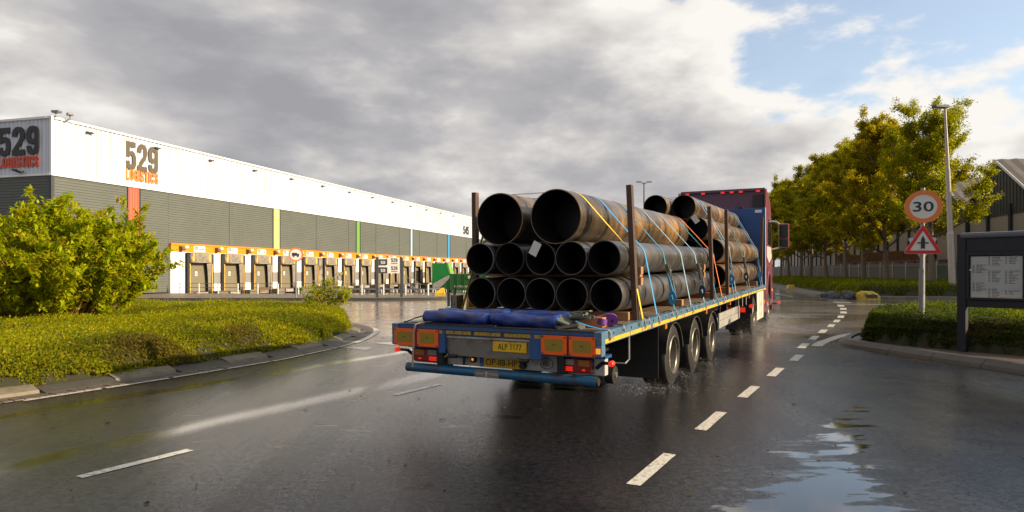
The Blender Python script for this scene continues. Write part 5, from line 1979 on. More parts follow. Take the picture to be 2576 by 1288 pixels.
# light beam
lb = tp('light_beam', MB().bevbox(-1.18, 1.20, .30, .40, .525, .708, .006), 'grey_plate')
tp('beam_cover', MB().box(-1.20, -.72, .20, .40, .712, .742), 'blue_paint')
tp('beam_cover', MB().box(.55, 1.24, .20, .40, .712, .742), 'blue_paint')
p2 = tp('number_plate', MB().bevbox(-.222, .236, .286, .296, .527, .645, .004), 'plate_yellow')
part('eu_band', MB().box(-.270, -.2235, .287, .297, .529, .643), 'eu_blue', p2)
text('NL', .026, .022, 'sign_white', p2, (-.247, .2868, .553), 0, 0, .001)
text('OP-88-HP', .395, .074, 'plate_ink', p2, (.005, .2858, .586), 0, .006, .002)
ring = MB().lathe([(.297, .062), (.2985, .062), (.2985, .055), (.297, .055)], 24, 'y', closed=True)
o = part('country_mark', ring, 'plate_ink', lb, loc=(.55, 0, .612)); o.scale = (1.25, 1, 1)
text('NL', .082, .055, 'plate_ink', lb, (.55, .2985, .612), 0, .004, .0015)
part('amber_lamp', MB().lathe([(.25, .028), (.30, .036)], 14, 'y'), 'black_steel', lb, loc=(-.35, 0, .60))
part('amber_lens', MB().lathe([(.244, .012), (.2495, .016)], 12, 'y'), 'lit_amber', lb, loc=(-.345, 0, .607))
part('plug_socket', MB().lathe([(.24, .030), (.30, .042)], 14, 'y'), 'black_steel', lb, loc=(.275, 0, .575))
part('plug_socket', MB().bevbox(-.52, -.42, .22, .30, .62, .715, .01).cyl((-.46, .26, .62), (-.455, .25, .535), .016, n=8), 'black_steel', lb)
for a in (-.73, .45):
    part('towing_ring', MB().tube([(a + .052 * math.cos(t), .25 + .02 * math.sin(t), .655 + .045 * math.sin(t)) for t in np.linspace(0, 6.2832, 17)], .011, 6), 'galvanised', lb, smooth=True)


def tail_lamp(a0, a1, flip):
    h = tp('tail_lamp', MB().bevbox(a0, a1, .262, .30, .54, .70, .018), 'black_steel')
    part('red_lens', MB().bevbox(a0 + .012, a1 - .012, .245, .261, .550, .690, .008), 'lens_red', h)
    W = a1 - a0
    f = (lambda u: a0 + u * W) if not flip else (lambda u: a1 - u * W)
    def seg(u0, u1, z0, z1, mat, nm, y=.240):
        x0, x1 = sorted((f(u0), f(u1)))
        return part(nm, MB().bevbox(x0, x1, y, .2445, z0, z1, .003), mat, h)
    seg(.06, .40, .625, .685, 'lens_clear', 'reverse_lens')
    seg(.54, .90, .618, .683, 'lens_amber', 'turn_lens')
    for i in range(3):
        seg(.07, .36, .562 + .017 * i, .572 + .017 * i, 'lit_red', 'lit_strip', .2415)
    seg(.66, .76, .572, .586, 'lit_red', 'lit_strip', .2418)


tail_lamp(.745, 1.09, False)
tail_lamp(-1.165, -.80, True)
for sg, a in ((-1, -1.19), (1, 1.11)):
    arm = tp('marker_arm', MB().tube([(a, .31, .60), (a + sg * .07, .28, .66), (a + sg * .16, .26, .665)], [.022, .020, .016], 8), 'black_steel')
    part('marker_lens', MB().lathe([(.20, .022), (.215, .030), (.26, .030), (.27, .02)], 14, 'y'), 'lit_red', arm, loc=(a + sg * .185, 0, .668), smooth=True)
# bumper tube with oval badge
bt_ = tp('bumper_tube', MB().cyl((-1.165, .15, .488), (1.165, .15, .488), .052, n=20), 'blue_tube', smooth=True)
part('tube_end', MB().cyl((1.1655, .15, .488), (1.19, .15, .488), .05, .04, 20), 'black_steel', bt_)
part('badge', MB().prism([(-.24, .488), (-.21, .530), (.06, .530), (.09, .488), (.06, .446), (-.21, .446)], .092, .099, 'y'), 'grey_steel', bt_)
text('VAN', .085, .026, 'grey_plate', bt_, (-.165, .0915, .488), 0, .004, .0015)
text('HOOL', .105, .026, 'grey_plate', bt_, (.015, .0915, .488), 0, .004, .0015)
part('badge_cross', MB().box(-.086, -.070, .0905, .0915, .455, .520).box(-.108, -.048, .0895, .0904, .493, .503), 'grey_plate', bt_)
for a in (-.75, .75):
    tp('bumper_stay', MB().box(a - .04, a + .04, .20, .42, .46, .712), 'black_steel')
# right rear corner: amber marker, roller, bars
tp('corner_marker', MB().bevbox(1.215, 1.262, -.010, -.0015, .79, .845, .004), 'lit_amber')
rr_ = tp('roller', MB().lathe([(-.05, .06), (-.045, .095), (.045, .095), (.05, .06)], 20, 'x'), 'tyre_rubber', loc=(1.18, .55, .50), smooth=True)
part('roller_hub', MB().lathe([(.051, .035), (.062, .03)], 12, 'x'), 'rim_steel', rr_)
tp('roller_arm', MB().tube([(1.10, .55, .50), (1.05, .6, .72), (1.0, .7, .90)], .03, 6), 'black_steel')
tp('guard_bar', MB().tube([(1.22, 1.05, .90), (1.22, 1.05, .60), (1.20, .98, .56), (1.05, .95, .56)], .011, 6), 'galvanised')
# chassis
for a in (-.5, .5):
    tp('main_beam', MB().box(a - .08, a + .08, .4, 12.6, .90, .95).box(a - .03, a + .03, .4, 12.6, .56, .8998).box(a - .08, a + .08, .4, 12.6, .52, .5598), 'black_steel')
for i in range(14):
    tp('cross_member', MB().box(-1.19, 1.19, .55 + i * .95, .63 + i * .95, .86, .953), 'black_steel')
tp('mud_apron', MB().box(-1.2, 1.2, 2.36, 2.375, .16, .86), 'tyre_rubber')  # mud flap stretched to full width, standing in for shadow under the trailer
tp('tool_chest', MB().bevbox(-.8, .55, 1.4, 2.1, .42, .85, .02), 'black_steel')
# axles, wheels
WR = .435


def wheel(parent, a, b, z, sg, r, w, rim_r, dual=False, name='wheel'):
    prof = [(-w / 2, rim_r), (-w / 2 - .004, r * .80), (-w / 2 + .02, r * .955), (-w / 2 + .055, r), (w / 2 - .055, r), (w / 2 - .02, r * .955), (w / 2 + .004, r * .80), (w / 2, rim_r), (w / 2 - .05, rim_r - .01), (-w / 2 + .05, rim_r - .01)]
    t_ = part('wheel', MB().lathe(prof, 40, 'x', closed=True), 'tyre_rubber', parent, loc=(a, b, z), smooth=True)
    gr = MB()
    for q in (-.30, -.1, .1, .30):
        gr.lathe([(q * w - .006, r + .0015), (q * w + .006, r + .0015), (q * w + .006, r - .01), (q * w - .006, r - .01)], 40, 'x', closed=True)
    part('tread_groove', gr, 'black_steel', t_)
    deep = -.16 if not dual else -.20
    e = w / 2 * 1.0
    lip = [(e + .004, rim_r - .004), (e + .012, rim_r - .016), (e - .015, rim_r - .028), (e + deep + .05, rim_r - .045), (e + deep + .05, rim_r - .050), (e - .02, rim_r - .034)]
    rm = part('rim', MB().lathe([(sg * h, q) for h, q in lip], 36, 'x', closed=True), 'rim_steel', t_, smooth=True)
    prof = [(e + deep + .048, rim_r - .047), (e + deep + .01, rim_r - .060), (e + deep - .01, rim_r * .62), (e + deep + .025, rim_r * .52), (e + deep + .025, .10), (e + deep + .09, .085), (e + deep + .095, .03)]
    part('hub', MB().lathe([(sg * h, q) for h, q in prof], 36, 'x'), 'hub_steel', t_, smooth=True)
    bolts = MB()
    for k in range(10):
        t = 2 * math.pi * k / 10
        bolts.cyl((sg * (e + deep + .012), .135 * math.cos(t), .135 * math.sin(t)), (sg * (e + deep + .045), .135 * math.cos(t), .135 * math.sin(t)), .013, n=6)
    part('wheel_nuts', bolts, 'black_steel', rm, kind='stuff')
    return t_


AX = (3.1, 4.5, 5.9)
tanp = math.tan(PITCH)
for b in AX:
    z = WR - b * tanp
    tp('axle', MB().cyl((-.95, b, z), (.95, b, z), .065, n=12), 'black_steel')
    for sg in (-1, 1):
        wheel(tl, sg * 1.03, b, z, sg, WR, .385, .275)
        # mudguard arc
        vs, fs = [], []
        n = 18
        for i in range(n + 1):
            t = R(8 + 164 * i / n)
            for (aa, rr2) in ((.84, .475), (1.235, .475), (1.235, .490), (.84, .490)):
                vs.append((sg * aa, b + rr2 * math.cos(t), z + rr2 * math.sin(t) * .93))
        for i in range(n):
            for j in range(4):
                fs.append((4 * i + j, 4 * i + (j + 1) % 4, 4 * i + 4 + (j + 1) % 4, 4 * i + 4 + j))
        mg = tp('mudguard', MB().add(vs, fs), 'black_steel', smooth=True)
        part('guard_edge', MB().tube([(sg * 1.24, b + .487 * math.cos(R(t)), z + .487 * math.sin(R(t)) * .93) for t in range(8, 173, 12)], .006, 5), 'ratchet_steel', mg)
for b in (2.5, 5.2, 7.6, 10.3):
    tp('side_marker', MB().bevbox(1.22, 1.262, b, b + .09, .80, .868, .006), 'lens_amber')
# side guards
for sg in (-1, 1):
    for (z0, z1) in ((.42, .555), (.565, .70)):
        tp('side_guard', MB().bevbox(sg * 1.21 - .015, sg * 1.21 + .015, 6.6, 9.1, z0, z1, .006), 'aluminium')
    for b in (6.9, 8.8):
        tp('guard_stay', MB().box(sg * 1.17 - .02, sg * 1.17 + .02, b - .03, b + .03, .42, .95), 'black_steel')
    tp('landing_leg', MB().box(sg * .8 - .06, sg * .8 + .06, 9.6, 9.72, .25, .95).box(sg * .8 - .12, sg * .8 + .12, 9.5, 9.82, .22, .25), 'black_steel')
    for b in (9.4, 10.0, 10.6):
        tp('hose_stay', MB().cyl((sg * 1.15, b, .62), (sg * 1.15, b, .88), .012, n=6), 'grey_plate')
# headboard
hbd = tp('headboard', MB().bevbox(-1.26, 1.262, TLEN - .16, TLEN - .06, 1.0, 3.16, .015), 'headboard_blue')
part('headboard_edge', MB().box(1.2625, 1.275, TLEN - .17, TLEN - .05, 1.0, 3.17), 'strap_pale', hbd)
part('notice', MB().box(1.00, 1.18, TLEN - .167, TLEN - .161, 3.03, 3.11), 'sign_white', hbd)
part('top_lamp', MB().cbox((.62, TLEN - .12, 3.19), (.12, .08, .05), .01), 'black_steel', hbd)
# stakes
for (a, b, zt, lean) in ((1.175, 1.47, 2.60, -.07), (1.185, 6.15, 2.68, -.05), (1.19, 7.72, 2.72, -.02), (1.19, 13.1, 2.88, .04), (-1.175, 1.74, 2.66, 0), (-1.18, 6.3, 2.66, .02), (-1.18, 7.9, 2.7, .02), (-1.18, 13.1, 2.85, 0)):
    s_ = tp('stake', MB().bevbox(-.033, .033, -.045, .045, 0, zt - .95, .006), 'stake_rust', loc=(a, b, .95), rot=(0, math.atan2(lean, zt - .95), 0))
tp('stake_bracket', MB().prism([(-.10, 0), (.14, 0), (.05, .34), (-.05, .34)], -.02, .02, 'x'), 'tape_yellow', loc=(-1.24, 1.70, 1.0))
tp('winch', MB().bevbox(-.05, .05, -.09, .09, 0, .20, .01).box(-.075, -.052, -.13, -.10, .05, .30).box(-.075, -.052, .02, .05, .05, .30), 'ratchet_steel', loc=(-1.30, 1.45, 1.06))


# ================================================================== LOAD
def place(o, local):
    """put a top-level thing at a spot given in the trailer's frame"""
    o.matrix_world = TM @ Matrix.Translation(local)
    return o


def pipe(name, label, group, a, b0, b1, z, r, mat, wall=.011):
    t_ = thing(name, label, 'steel pipe', group=group)
    place(t_, (a, b0, z))
    ln = b1 - b0
    # outside with rings so that the shell bends a little in gloss; end lips; inside
    n = 56
    part('shell', MB().lathe([(.002, r - .0035), (0.006, r), (ln * .33, r), (ln * .66, r), (ln - .006, r), (ln - .002, r - .0035), (ln - .002, r - wall), (.002, r - wall)], n, 'y', closed=True), mat, t_, smooth=True)
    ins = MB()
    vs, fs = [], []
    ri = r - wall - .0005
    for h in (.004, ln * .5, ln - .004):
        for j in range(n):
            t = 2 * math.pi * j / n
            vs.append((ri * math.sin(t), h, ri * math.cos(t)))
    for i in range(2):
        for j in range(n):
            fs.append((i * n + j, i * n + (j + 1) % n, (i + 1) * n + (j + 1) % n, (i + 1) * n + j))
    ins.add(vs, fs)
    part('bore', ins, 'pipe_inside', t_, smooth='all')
    # weld seams: raised rings
    for f in (.13, .46, .80):
        part('weld_seam', MB().lathe([(ln * f - .006, r - .001), (ln * f, r + .0035), (ln * f + .006, r - .001)], n, 'y'), 'black_steel', t_, smooth=True)
    return t_


R1, R2, R3 = .203, .33, .25
CIR_REAR, CIR_FRONT = [], []
ORD5 = ['leftmost', 'second from left', 'middle', 'second from right', 'rightmost']
for row, zc in enumerate((1.10 + R1, 1.10 + R1 + .437)):
    for k in range(5):
        a = .09 + .412 * (k - 2) + (.0 if row == 0 else -.006)
        b0 = 1.13 + random.uniform(-.03, .03)
        lb_ = '%s dark pipe in the %s row of the rear stack' % (ORD5[k], ('bottom', 'second')[row])
        if row == 1 and k == 2:
            lb_ = 'middle pipe in the second row of the rear stack, under the white tag'
        pipe('steel_pipe', lb_, 'small pipes of the rear stack', a, b0, 6.85 + random.uniform(-.08, .08), zc, R1, 'pipe_dark')
        CIR_REAR.append((a, zc, R1))
for a, nm in ((.30, 'right'), (-.49, 'left')):
    pipe('steel_pipe', 'large rusty pipe on top of the rear stack, %s of the two' % nm, 'large pipes on top', a, 1.12 if a > 0 else 1.17, 6.75, 2.238, R2, 'pipe_rusty', .012)
    CIR_REAR.append((a, 2.238, R2))
ORD4 = ['leftmost', 'second from left', 'second from right', 'rightmost']
zf = 1.12 + R3
for row in range(4):
    if row < 2:
        cs = [-.66 + .51 * k for k in range(4)]; z = zf + .53 * row
    elif row == 2:
        cs = [-.405 + .51 * k for k in range(3)]; z = zf + .53 + .435
    else:
        cs = [-.15, .36]; z = zf + .53 + .435 * 2 + .03
    for k, a in enumerate(cs):
        nm = (ORD4 if len(cs) == 4 else ['leftmost', 'middle', 'rightmost'] if len(cs) == 3 else ['left', 'right'])[k]
        if row == 3:
            lb_ = 'rust orange pipe crowning the front stack, %s of two' % nm
        else:
            lb_ = '%s pipe in the %s row of the front stack near the headboard' % (nm, ['bottom', 'second', 'third'][row])
        pipe('steel_pipe', lb_, 'pipes of the front stack', a, (7.95, 7.7, 7.45, 7.5 if k else 7.2)[row] + random.uniform(-.03, .03), 13.28 + random.uniform(-.05, .05), z, R3, 'pipe_rusty' if row >= 1 else 'pipe_rusty', .010)
        CIR_FRONT.append((a, z, R3))
# timber bearers
for (b, lb_) in ((1.42, 'thick timber bearer under the rear end of the bottom pipes'), (4.1, 'timber bearer under the middle of the rear pipe stack'), (6.45, 'reddish timber bearer under the front end of the rear pipe stack'),
                 (8.45, 'timber bearer under the rear end of the front pipe stack'), (12.9, 'timber bearer under the front pipe stack by the headboard')):
    o = part('timber_bearer', MB().bevbox(-1.08, 1.12, -.07, .07, 0, .099 if b < 7 else .119, .008), 'timber_red' if 6 < b < 7 else 'timber')
    place(o, (0, b, 1.002)); tag(o, lb_, 'timber')
for (b, lb_) in ((1.75, 'timber spacer with an end chock between the pipe rows near the first stake'), (5.55, 'timber spacer with an end chock between the pipe rows before the second stake')):
    o = thing('timber_spacer', lb_, 'timber')
    place(o, (0, b, 1.10 + 2 * R1))
    part('board', MB().box(-1.0, 1.16, -.06, .06, .001, .03), 'timber', o)
    for z in (-.10, .035):
        part('chock', MB().prism([(1.11, 0), (1.17, 0), (1.17, .09), (1.135, .09)], -.05, .05, 'y'), 'timber', o, loc=(.0, 0, z))
# paper tags
for (a, b, z, rz, rx, lb_) in ((.045, 1.085, 1.10 + R1 + .437 + R1 - .085, 0, R(28), 'white paper tag stuck at the rim of the middle pipe in the second row'), (.62, 7.40, zf + .53 + .435 + .20, 0, R(-35), 'white paper tag on the end of the pipe stack behind the second stake')):
    o = part('paper_tag', MB().box(-.055, .055, -.002, .002, -.085, .085).box(-.03, .01, -.004, -.0025, -.02, .012), 'paper_label')
    o.matrix_world = TM @ Matrix.Translation((a, b, z)) @ Matrix.Rotation(rx, 4, 'Y')
    tag(o, lb_, 'label')

# ---- lashing straps


def hull_path(circles, off):
    pts = []
    for (a, z, r) in circles:
        for k in range(48):
            t = 2 * math.pi * k / 48
            pts.append((a + (r + off) * math.cos(t), z + (r + off) * math.sin(t)))
    pts += [(1.262, 1.0), (-1.262, 1.0)]
    pts = sorted(set(pts))
    up = []
    for p in pts:
        while len(up) >= 2 and ((up[-1][0] - up[-2][0]) * (p[1] - up[-2][1]) - (up[-1][1] - up[-2][1]) * (p[0] - up[-2][0])) >= 0:
            up.pop()
        up.append(p)
    return up


def tor(c, r, rt, w, ax='y'):
    """a coil of webbing: thick ring"""
    return MB().lathe([(-w / 2, r), (w / 2, r), (w / 2, r - rt), (-w / 2, r - rt)], 22, ax, c, closed=True)


def strap(b, mat, label, circles, ratchet=False, coil=None, tail=None, w=.05, skew=0.0, coil_drop=.0):
    st = thing('lashing_strap', label, 'strap', group='straps over the pipes')
    place(st, (0, b, 0))
    path = hull_path(circles, .004)
    n = len(path)
    p3 = [(a, skew * (1 - (z - 1.0) / 1.6), z) for a, z in path]
    part('webbing', MB().ribbon(p3, (0, 1, 0), w, -.0035), mat, st)
    ex = p3[-1]
    part('hook', MB().tube([(1.268, ex[1], 1.03), (1.285, ex[1], .985), (1.296, ex[1], .93), (1.282, ex[1], .905), (1.262, ex[1], .925)], .010, 6), 'galvanised', st)
    if ratchet:
        q = None
        # last straight run of the strap down to the rail
        A_, B_ = Vector(p3[-2]), Vector(p3[-1])
        d = (B_ - A_).normalized(); L_ = (B_ - A_).length
        c = A_ + d * max(.05, L_ * .28)
        ang = math.atan2(d.x, -d.z)
        rt = part('ratchet', MB().bevbox(.002, .045, -.045, -.030, -.17, .10, .004).bevbox(.002, .045, .030, .045, -.17, .10, .004).cyl((.024, -.055, .0), (.024, .055, .0), .03, n=12)
                  .bevbox(.03, .06, -.03, .03, -.30, -.12, .005), 'ratchet_steel', st, loc=c, rot=(0, -ang, 0))
        if coil:
            part('coil', tor((0, 0, 0), .085, .05, .05), coil, st, loc=(c.x + .02 + d.x * .3, ex[1] - .03, max(c.z - .36 - coil_drop, 1.12)), rot=(R(10), 0, R(12)), smooth=True).scale = (.62, 1, 1.2)
            part('coil_tail', MB().ribbon([(c.x + .01, ex[1] - .03, c.z - .02), (c.x + .05, ex[1] - .04, c.z - .14), (c.x + .045 + d.x * .2, ex[1] - .03, c.z - .27)], (0, 1, 0), .06, .012), coil, st)
    return st


strap(1.475, 'strap_yellow', 'yellow lashing strap at the rear end of the pipes, left of the first stake', CIR_REAR)
strap(2.10, 'strap_blue', 'bright blue lashing strap just right of the first stake, hooked to the deck edge', CIR_REAR)
strap(3.02, 'strap_teal', 'teal lashing strap with a ratchet and a coil of blue webbing on the bottom pipe', CIR_REAR, True, 'strap_blue')
strap(4.05, 'strap_pale', 'pale blue lashing strap without ratchet in the middle of the rear stack', CIR_REAR)
strap(5.05, 'strap_pale', 'pale lashing strap with a ratchet and a dark coil over the rear stack', CIR_REAR, True, 'strap_navy')
strap(6.15, 'strap_teal', 'dull teal lashing strap at the front end of the rear stack, beside the orange one', CIR_REAR)
strap(6.62, 'strap_orange', 'orange lashing strap at the front end of the large top pipe', CIR_REAR, skew=.1)
strap(8.05, 'strap_blue', 'blue lashing strap with a ratchet beside the third stake of the front stack', CIR_FRONT, True, 'strap_blue')
strap(8.38, 'strap_pale', 'pale blue lashing strap just ahead of the third stake', CIR_FRONT)
strap(10.1, 'strap_teal', 'teal lashing strap with a dark coil in the middle of the front stack', CIR_FRONT, True, 'strap_navy')
strap(10.45, 'strap_sand', 'thin sand coloured strap in the middle of the front stack', CIR_FRONT, w=.03)
strap(12.55, 'strap_blue', 'blue lashing strap with a bundled blue tail near the headboard', CIR_FRONT, True, 'strap_blue')
strap(12.9, 'strap_pale', 'pale lashing strap nearest the blue headboard', CIR_FRONT)
# two sand bands round the left top pipe of the front stack
for b in (7.42, 7.62):
    o = part('band', MB().lathe([(-.02, R3 + .002), (.02, R3 + .002), (.02, R3 + .006), (-.02, R3 + .006)], 40, 'y', closed=True), 'strap_sand')
    place(o, (-.15, b, zf + .53 + .435 * 2 + .03))
    tag(o, '%s of the two sand bands round the left topmost pipe of the front stack' % ('nearer' if b < 7.5 else 'farther'), 'strap', 'bands round the left top pipe')

# ---- things lying on the rear of the deck


def roll(name, label, a0, a1, b, r, z, seed, mat='tarp_blue'):
    rng = random.Random(seed)
    vs, fs = [], []
    n, m = 22, 26
    ph = [rng.uniform(0, 6.28) for _ in range(8)]
    for i in range(m + 1):
        t = i / m
        a = a0 + (a1 - a0) * t
        e = min(t, 1 - t)
        taper = 1 - .55 * max(0, 1 - e / .035) ** 1.5
        for j in range(n):
            th = 2 * math.pi * j / n
            rr = r * taper * (1 + .045 * math.sin(3 * th + ph[0] + 9 * t) + .035 * math.sin(5 * th + ph[1] - 14 * t) + .03 * math.sin(17 * t + ph[2] + 2 * th) + .02 * math.sin(41 * t + ph[3] + 4 * th) - .05 * abs(math.sin(6.5 * t + 1.5 * th + ph[6])) ** 9 - .04 * abs(math.sin(11 * t - th + ph[7])) ** 12)
            y, zz = rr * math.cos(th) * 1.12, rr * math.sin(th) * .86
            zz = max(zz, -r * .72)
            vs.append((a, b + y + .02 * math.sin(3 * t + ph[4]), z + zz - .010 * math.sin(4 * t + ph[5])))
    for i in range(m):
        for j in range(n):
            fs.append((i * n + j, i * n + (j + 1) % n, (i + 1) * n + (j + 1) % n, (i + 1) * n + j))
    fs.append(tuple(range(n))); fs.append(tuple(m * n + j for j in range(n)))
    t_ = thing(name, label, 'tarpaulin', group='rolled blue tarpaulins on the rear deck')
    t_.matrix_world = TM.copy()
    part('roll', MB().add(vs, fs), mat, t_, smooth='all')
    # dark tie round the roll
    tie_a = a0 + (a1 - a0) * rng.uniform(.3, .7)
    part('fold_edge', MB().ribbon([(a0 + .05, b + r * .5, z + r * .80), ((a0 + a1) / 2, b + r * .45, z + r * .84), (a1 - .05, b + r * .5, z + r * .80)], (0, 1, 0), .016, .004), 'tarp_dark', t_)
    return t_


roll('rolled_tarpaulin', 'blue rolled tarpaulin lying nearest the rear edge of the deck, on the left', -.97, -.085, .22, .088, 1.072, 1)
roll('rolled_tarpaulin', 'blue rolled tarpaulin lying nearest the rear edge of the deck, on the right', -.07, .74, .23, .088, 1.070, 2)
roll('rolled_tarpaulin', 'second blue tarpaulin roll behind the left front one, against the pipes', -.92, .02, .46, .095, 1.082, 3)
roll('rolled_tarpaulin', 'second blue tarpaulin roll behind the right front one, sagging to the right', .035, .78, .45, .090, 1.080, 4)
o = thing('flat_sheet', 'folded dark sheet lying under the blue tarpaulins at the deck edge', 'sheet'); o.matrix_world = TM.copy()
part('fold', MB().bevbox(-.85, .05, .07, .55, 1.007, 1.018, .004), 'tarp_dark', o)
part('fold', MB().bevbox(-1.12, -.95, .15, .42, 1.007, 1.016, .003), 'strap_sand', o)
o = thing('rubber_mat', 'dirty grey rubber pads heaped beside the right end of the blue tarpaulins', 'rubber pads'); o.matrix_world = TM.copy()
part('pad', MB().bevbox(-.15, .15, -.10, .10, -.015, .015, .008), 'dirty_rubber', o, loc=(.83, .30, 1.05), rot=(R(14), R(22), R(20)))
part('pad', MB().bevbox(-.14, .14, -.08, .08, -.013, .013, .008), 'dirty_rubber', o, loc=(.86, .40, 1.105), rot=(R(-10), R(-10), R(-15)))
part('pad', MB().bevbox(-.12, .12, -.09, .09, -.013, .013, .008), 'tyre_rubber', o, loc=(.80, .22, 1.035), rot=(R(5), R(-8), R(40)))
o = part('wooden_block', MB().bevbox(-.16, .13, -.06, .06, 0, .105, .006), 'timber_red'); place(o, (.99, .52, 1.002)); tag(o, 'short reddish wooden block beside the purple strap on the rear deck', 'wooden block')
o = thing('strap_coil', 'coiled purple strap at the right edge of the deck beside the wooden block', 'strap'); o.matrix_world = TM.copy()
part('coil', tor((0, 0, 0), .068, .05, .06), 'strap_purple', o, loc=(1.15, .66, 1.072), rot=(R(15), 0, R(25)), smooth=True)
part('coil', tor((0, 0, 0), .055, .045, .06), 'strap_purple', o, loc=(1.10, .50, 1.06), rot=(R(80), 0, R(-20)), smooth=True)
part('loose_end', MB().ribbon([(.80, .55, 1.13), (.92, .48, 1.118), (1.06, .50, 1.115), (1.14, .60, 1.14)], (0.2, 1, 0), .05, .004), 'strap_purple', o)
o = thing('short_strap', 'short light blue strap running from the rubber pads to the deck corner', 'strap'); o.matrix_world = TM.copy()
part('webbing', MB().ribbon([(.88, .30, 1.075), (1.05, .24, 1.035), (1.20, .22, 1.012), (1.272, .21, 1.010)], (0, 1, 0), .045, .004), 'strap_blue', o)
part('hook', MB().tube([(1.268, .21, 1.012), (1.292, .21, .985), (1.296, .21, .93), (1.28, .21, .905)], .012, 6), 'galvanised', o)
o = thing('ratchet', 'dirty ratchet buckle lying on the rubber pads on the rear deck', 'ratchet'); o.matrix_world = TM.copy()
part('frame', MB().bevbox(-.13, .13, -.045, -.03, -.015, .02, .004).bevbox(-.13, .13, .03, .045, -.015, .02, .004).cyl((.02, -.05, .01), (.02, .05, .01), .028, n=12), 'ratchet_steel', o, loc=(.93, .36, 1.135), rot=(0, R(8), R(-12)))
part('handle', MB().bevbox(-.10, .12, -.028, .028, .03, .045, .004), 'ratchet_steel', o, loc=(.93, .36, 1.135), rot=(0, R(-6), R(-12)))
o = thing('hanging_strap', 'sand coloured webbing hanging over the left rear edge of the deck', 'strap'); o.matrix_world = TM.copy()
part('webbing', MB().ribbon([(-.80, .12, 1.030), (-.90, .03, 1.020), (-.935, -.016, 1.0), (-.945, -.024, .93), (-.955, -.026, .78), (-.965, -.03, .52)], (1, .2, 0), .022, .003), 'strap_sand', o)
o = thing('cord', 'thin dark cord across the left corner of the rear deck', 'cord'); o.matrix_world = TM.copy()
part('rope', MB().tube([(-.93, .25, 1.10), (-1.05, .16, 1.06), (-1.16, .12, 1.015), (-1.20, .14, 1.012)], .008, 6), 'black_steel', o)

# ================================================================== TRACTOR UNIT
base = TM @ Vector((0.0, 11.45, 0))
tr_ = thing('tractor_unit', 'dark purple lorry cab pulling the pipe trailer, with red lights along its rear roof edge', 'truck', (base.x, base.y, 0), (0, 0, R(-26.6)))


def cp_(name, mb, mat, parent=None, **k):
    return part(name, mb, mat, parent or tr_, **k)


CB, CF = 2.95, 5.15
side = [(CB, .95), (3.15, .95), (3.22, 1.25), (3.40, 1.48), (3.75, 1.60), (4.10, 1.48), (4.28, 1.25), (4.35, .55), (CF - .02, .55), (CF + .05, 1.2), (CF + .02, 2.1), (CF - .16, 3.05), (4.55, 3.75), (3.7, 4.02), (CB, 4.03)]
cab = cp_('cab', MB().prism(side, -1.22, 1.20, 'x'), 'cab_side')
back = cp_('rear_wall', MB().bevbox(-1.19, 1.18, CB - .055, CB - .003, 1.0, 4.0, .01), 'cab_purple')
for (a0, a1, z0, z1) in ((-1.05, -.35, 2.3, 3.72), (-.28, .42, 2.3, 3.72), (.50, .80, 2.3, 3.72)):
    part('pressed_panel', MB().bevbox(a0, a1, CB - .075, CB - .056, z0, z1, .012), 'cab_purple', back)
part('dark_panel', MB().bevbox(.86, 1.16, CB - .10, CB - .056, 1.2, 3.86, .012), 'cab_dark', back)
part('roof_lip', MB().bevbox(-1.22, 1.21, CB - .14, CB - .056, 3.97, 4.05, .012), 'cab_purple', back)
for a in (-1.02, -.52, .02, .28, .54, 1.02):
    if a == -.52:
        a = -.55
    lp_ = part('roof_marker', MB().bevbox(a - .055, a + .055, CB - .165, CB - .1405, 3.93, 3.985, .008), 'lit_red', back)
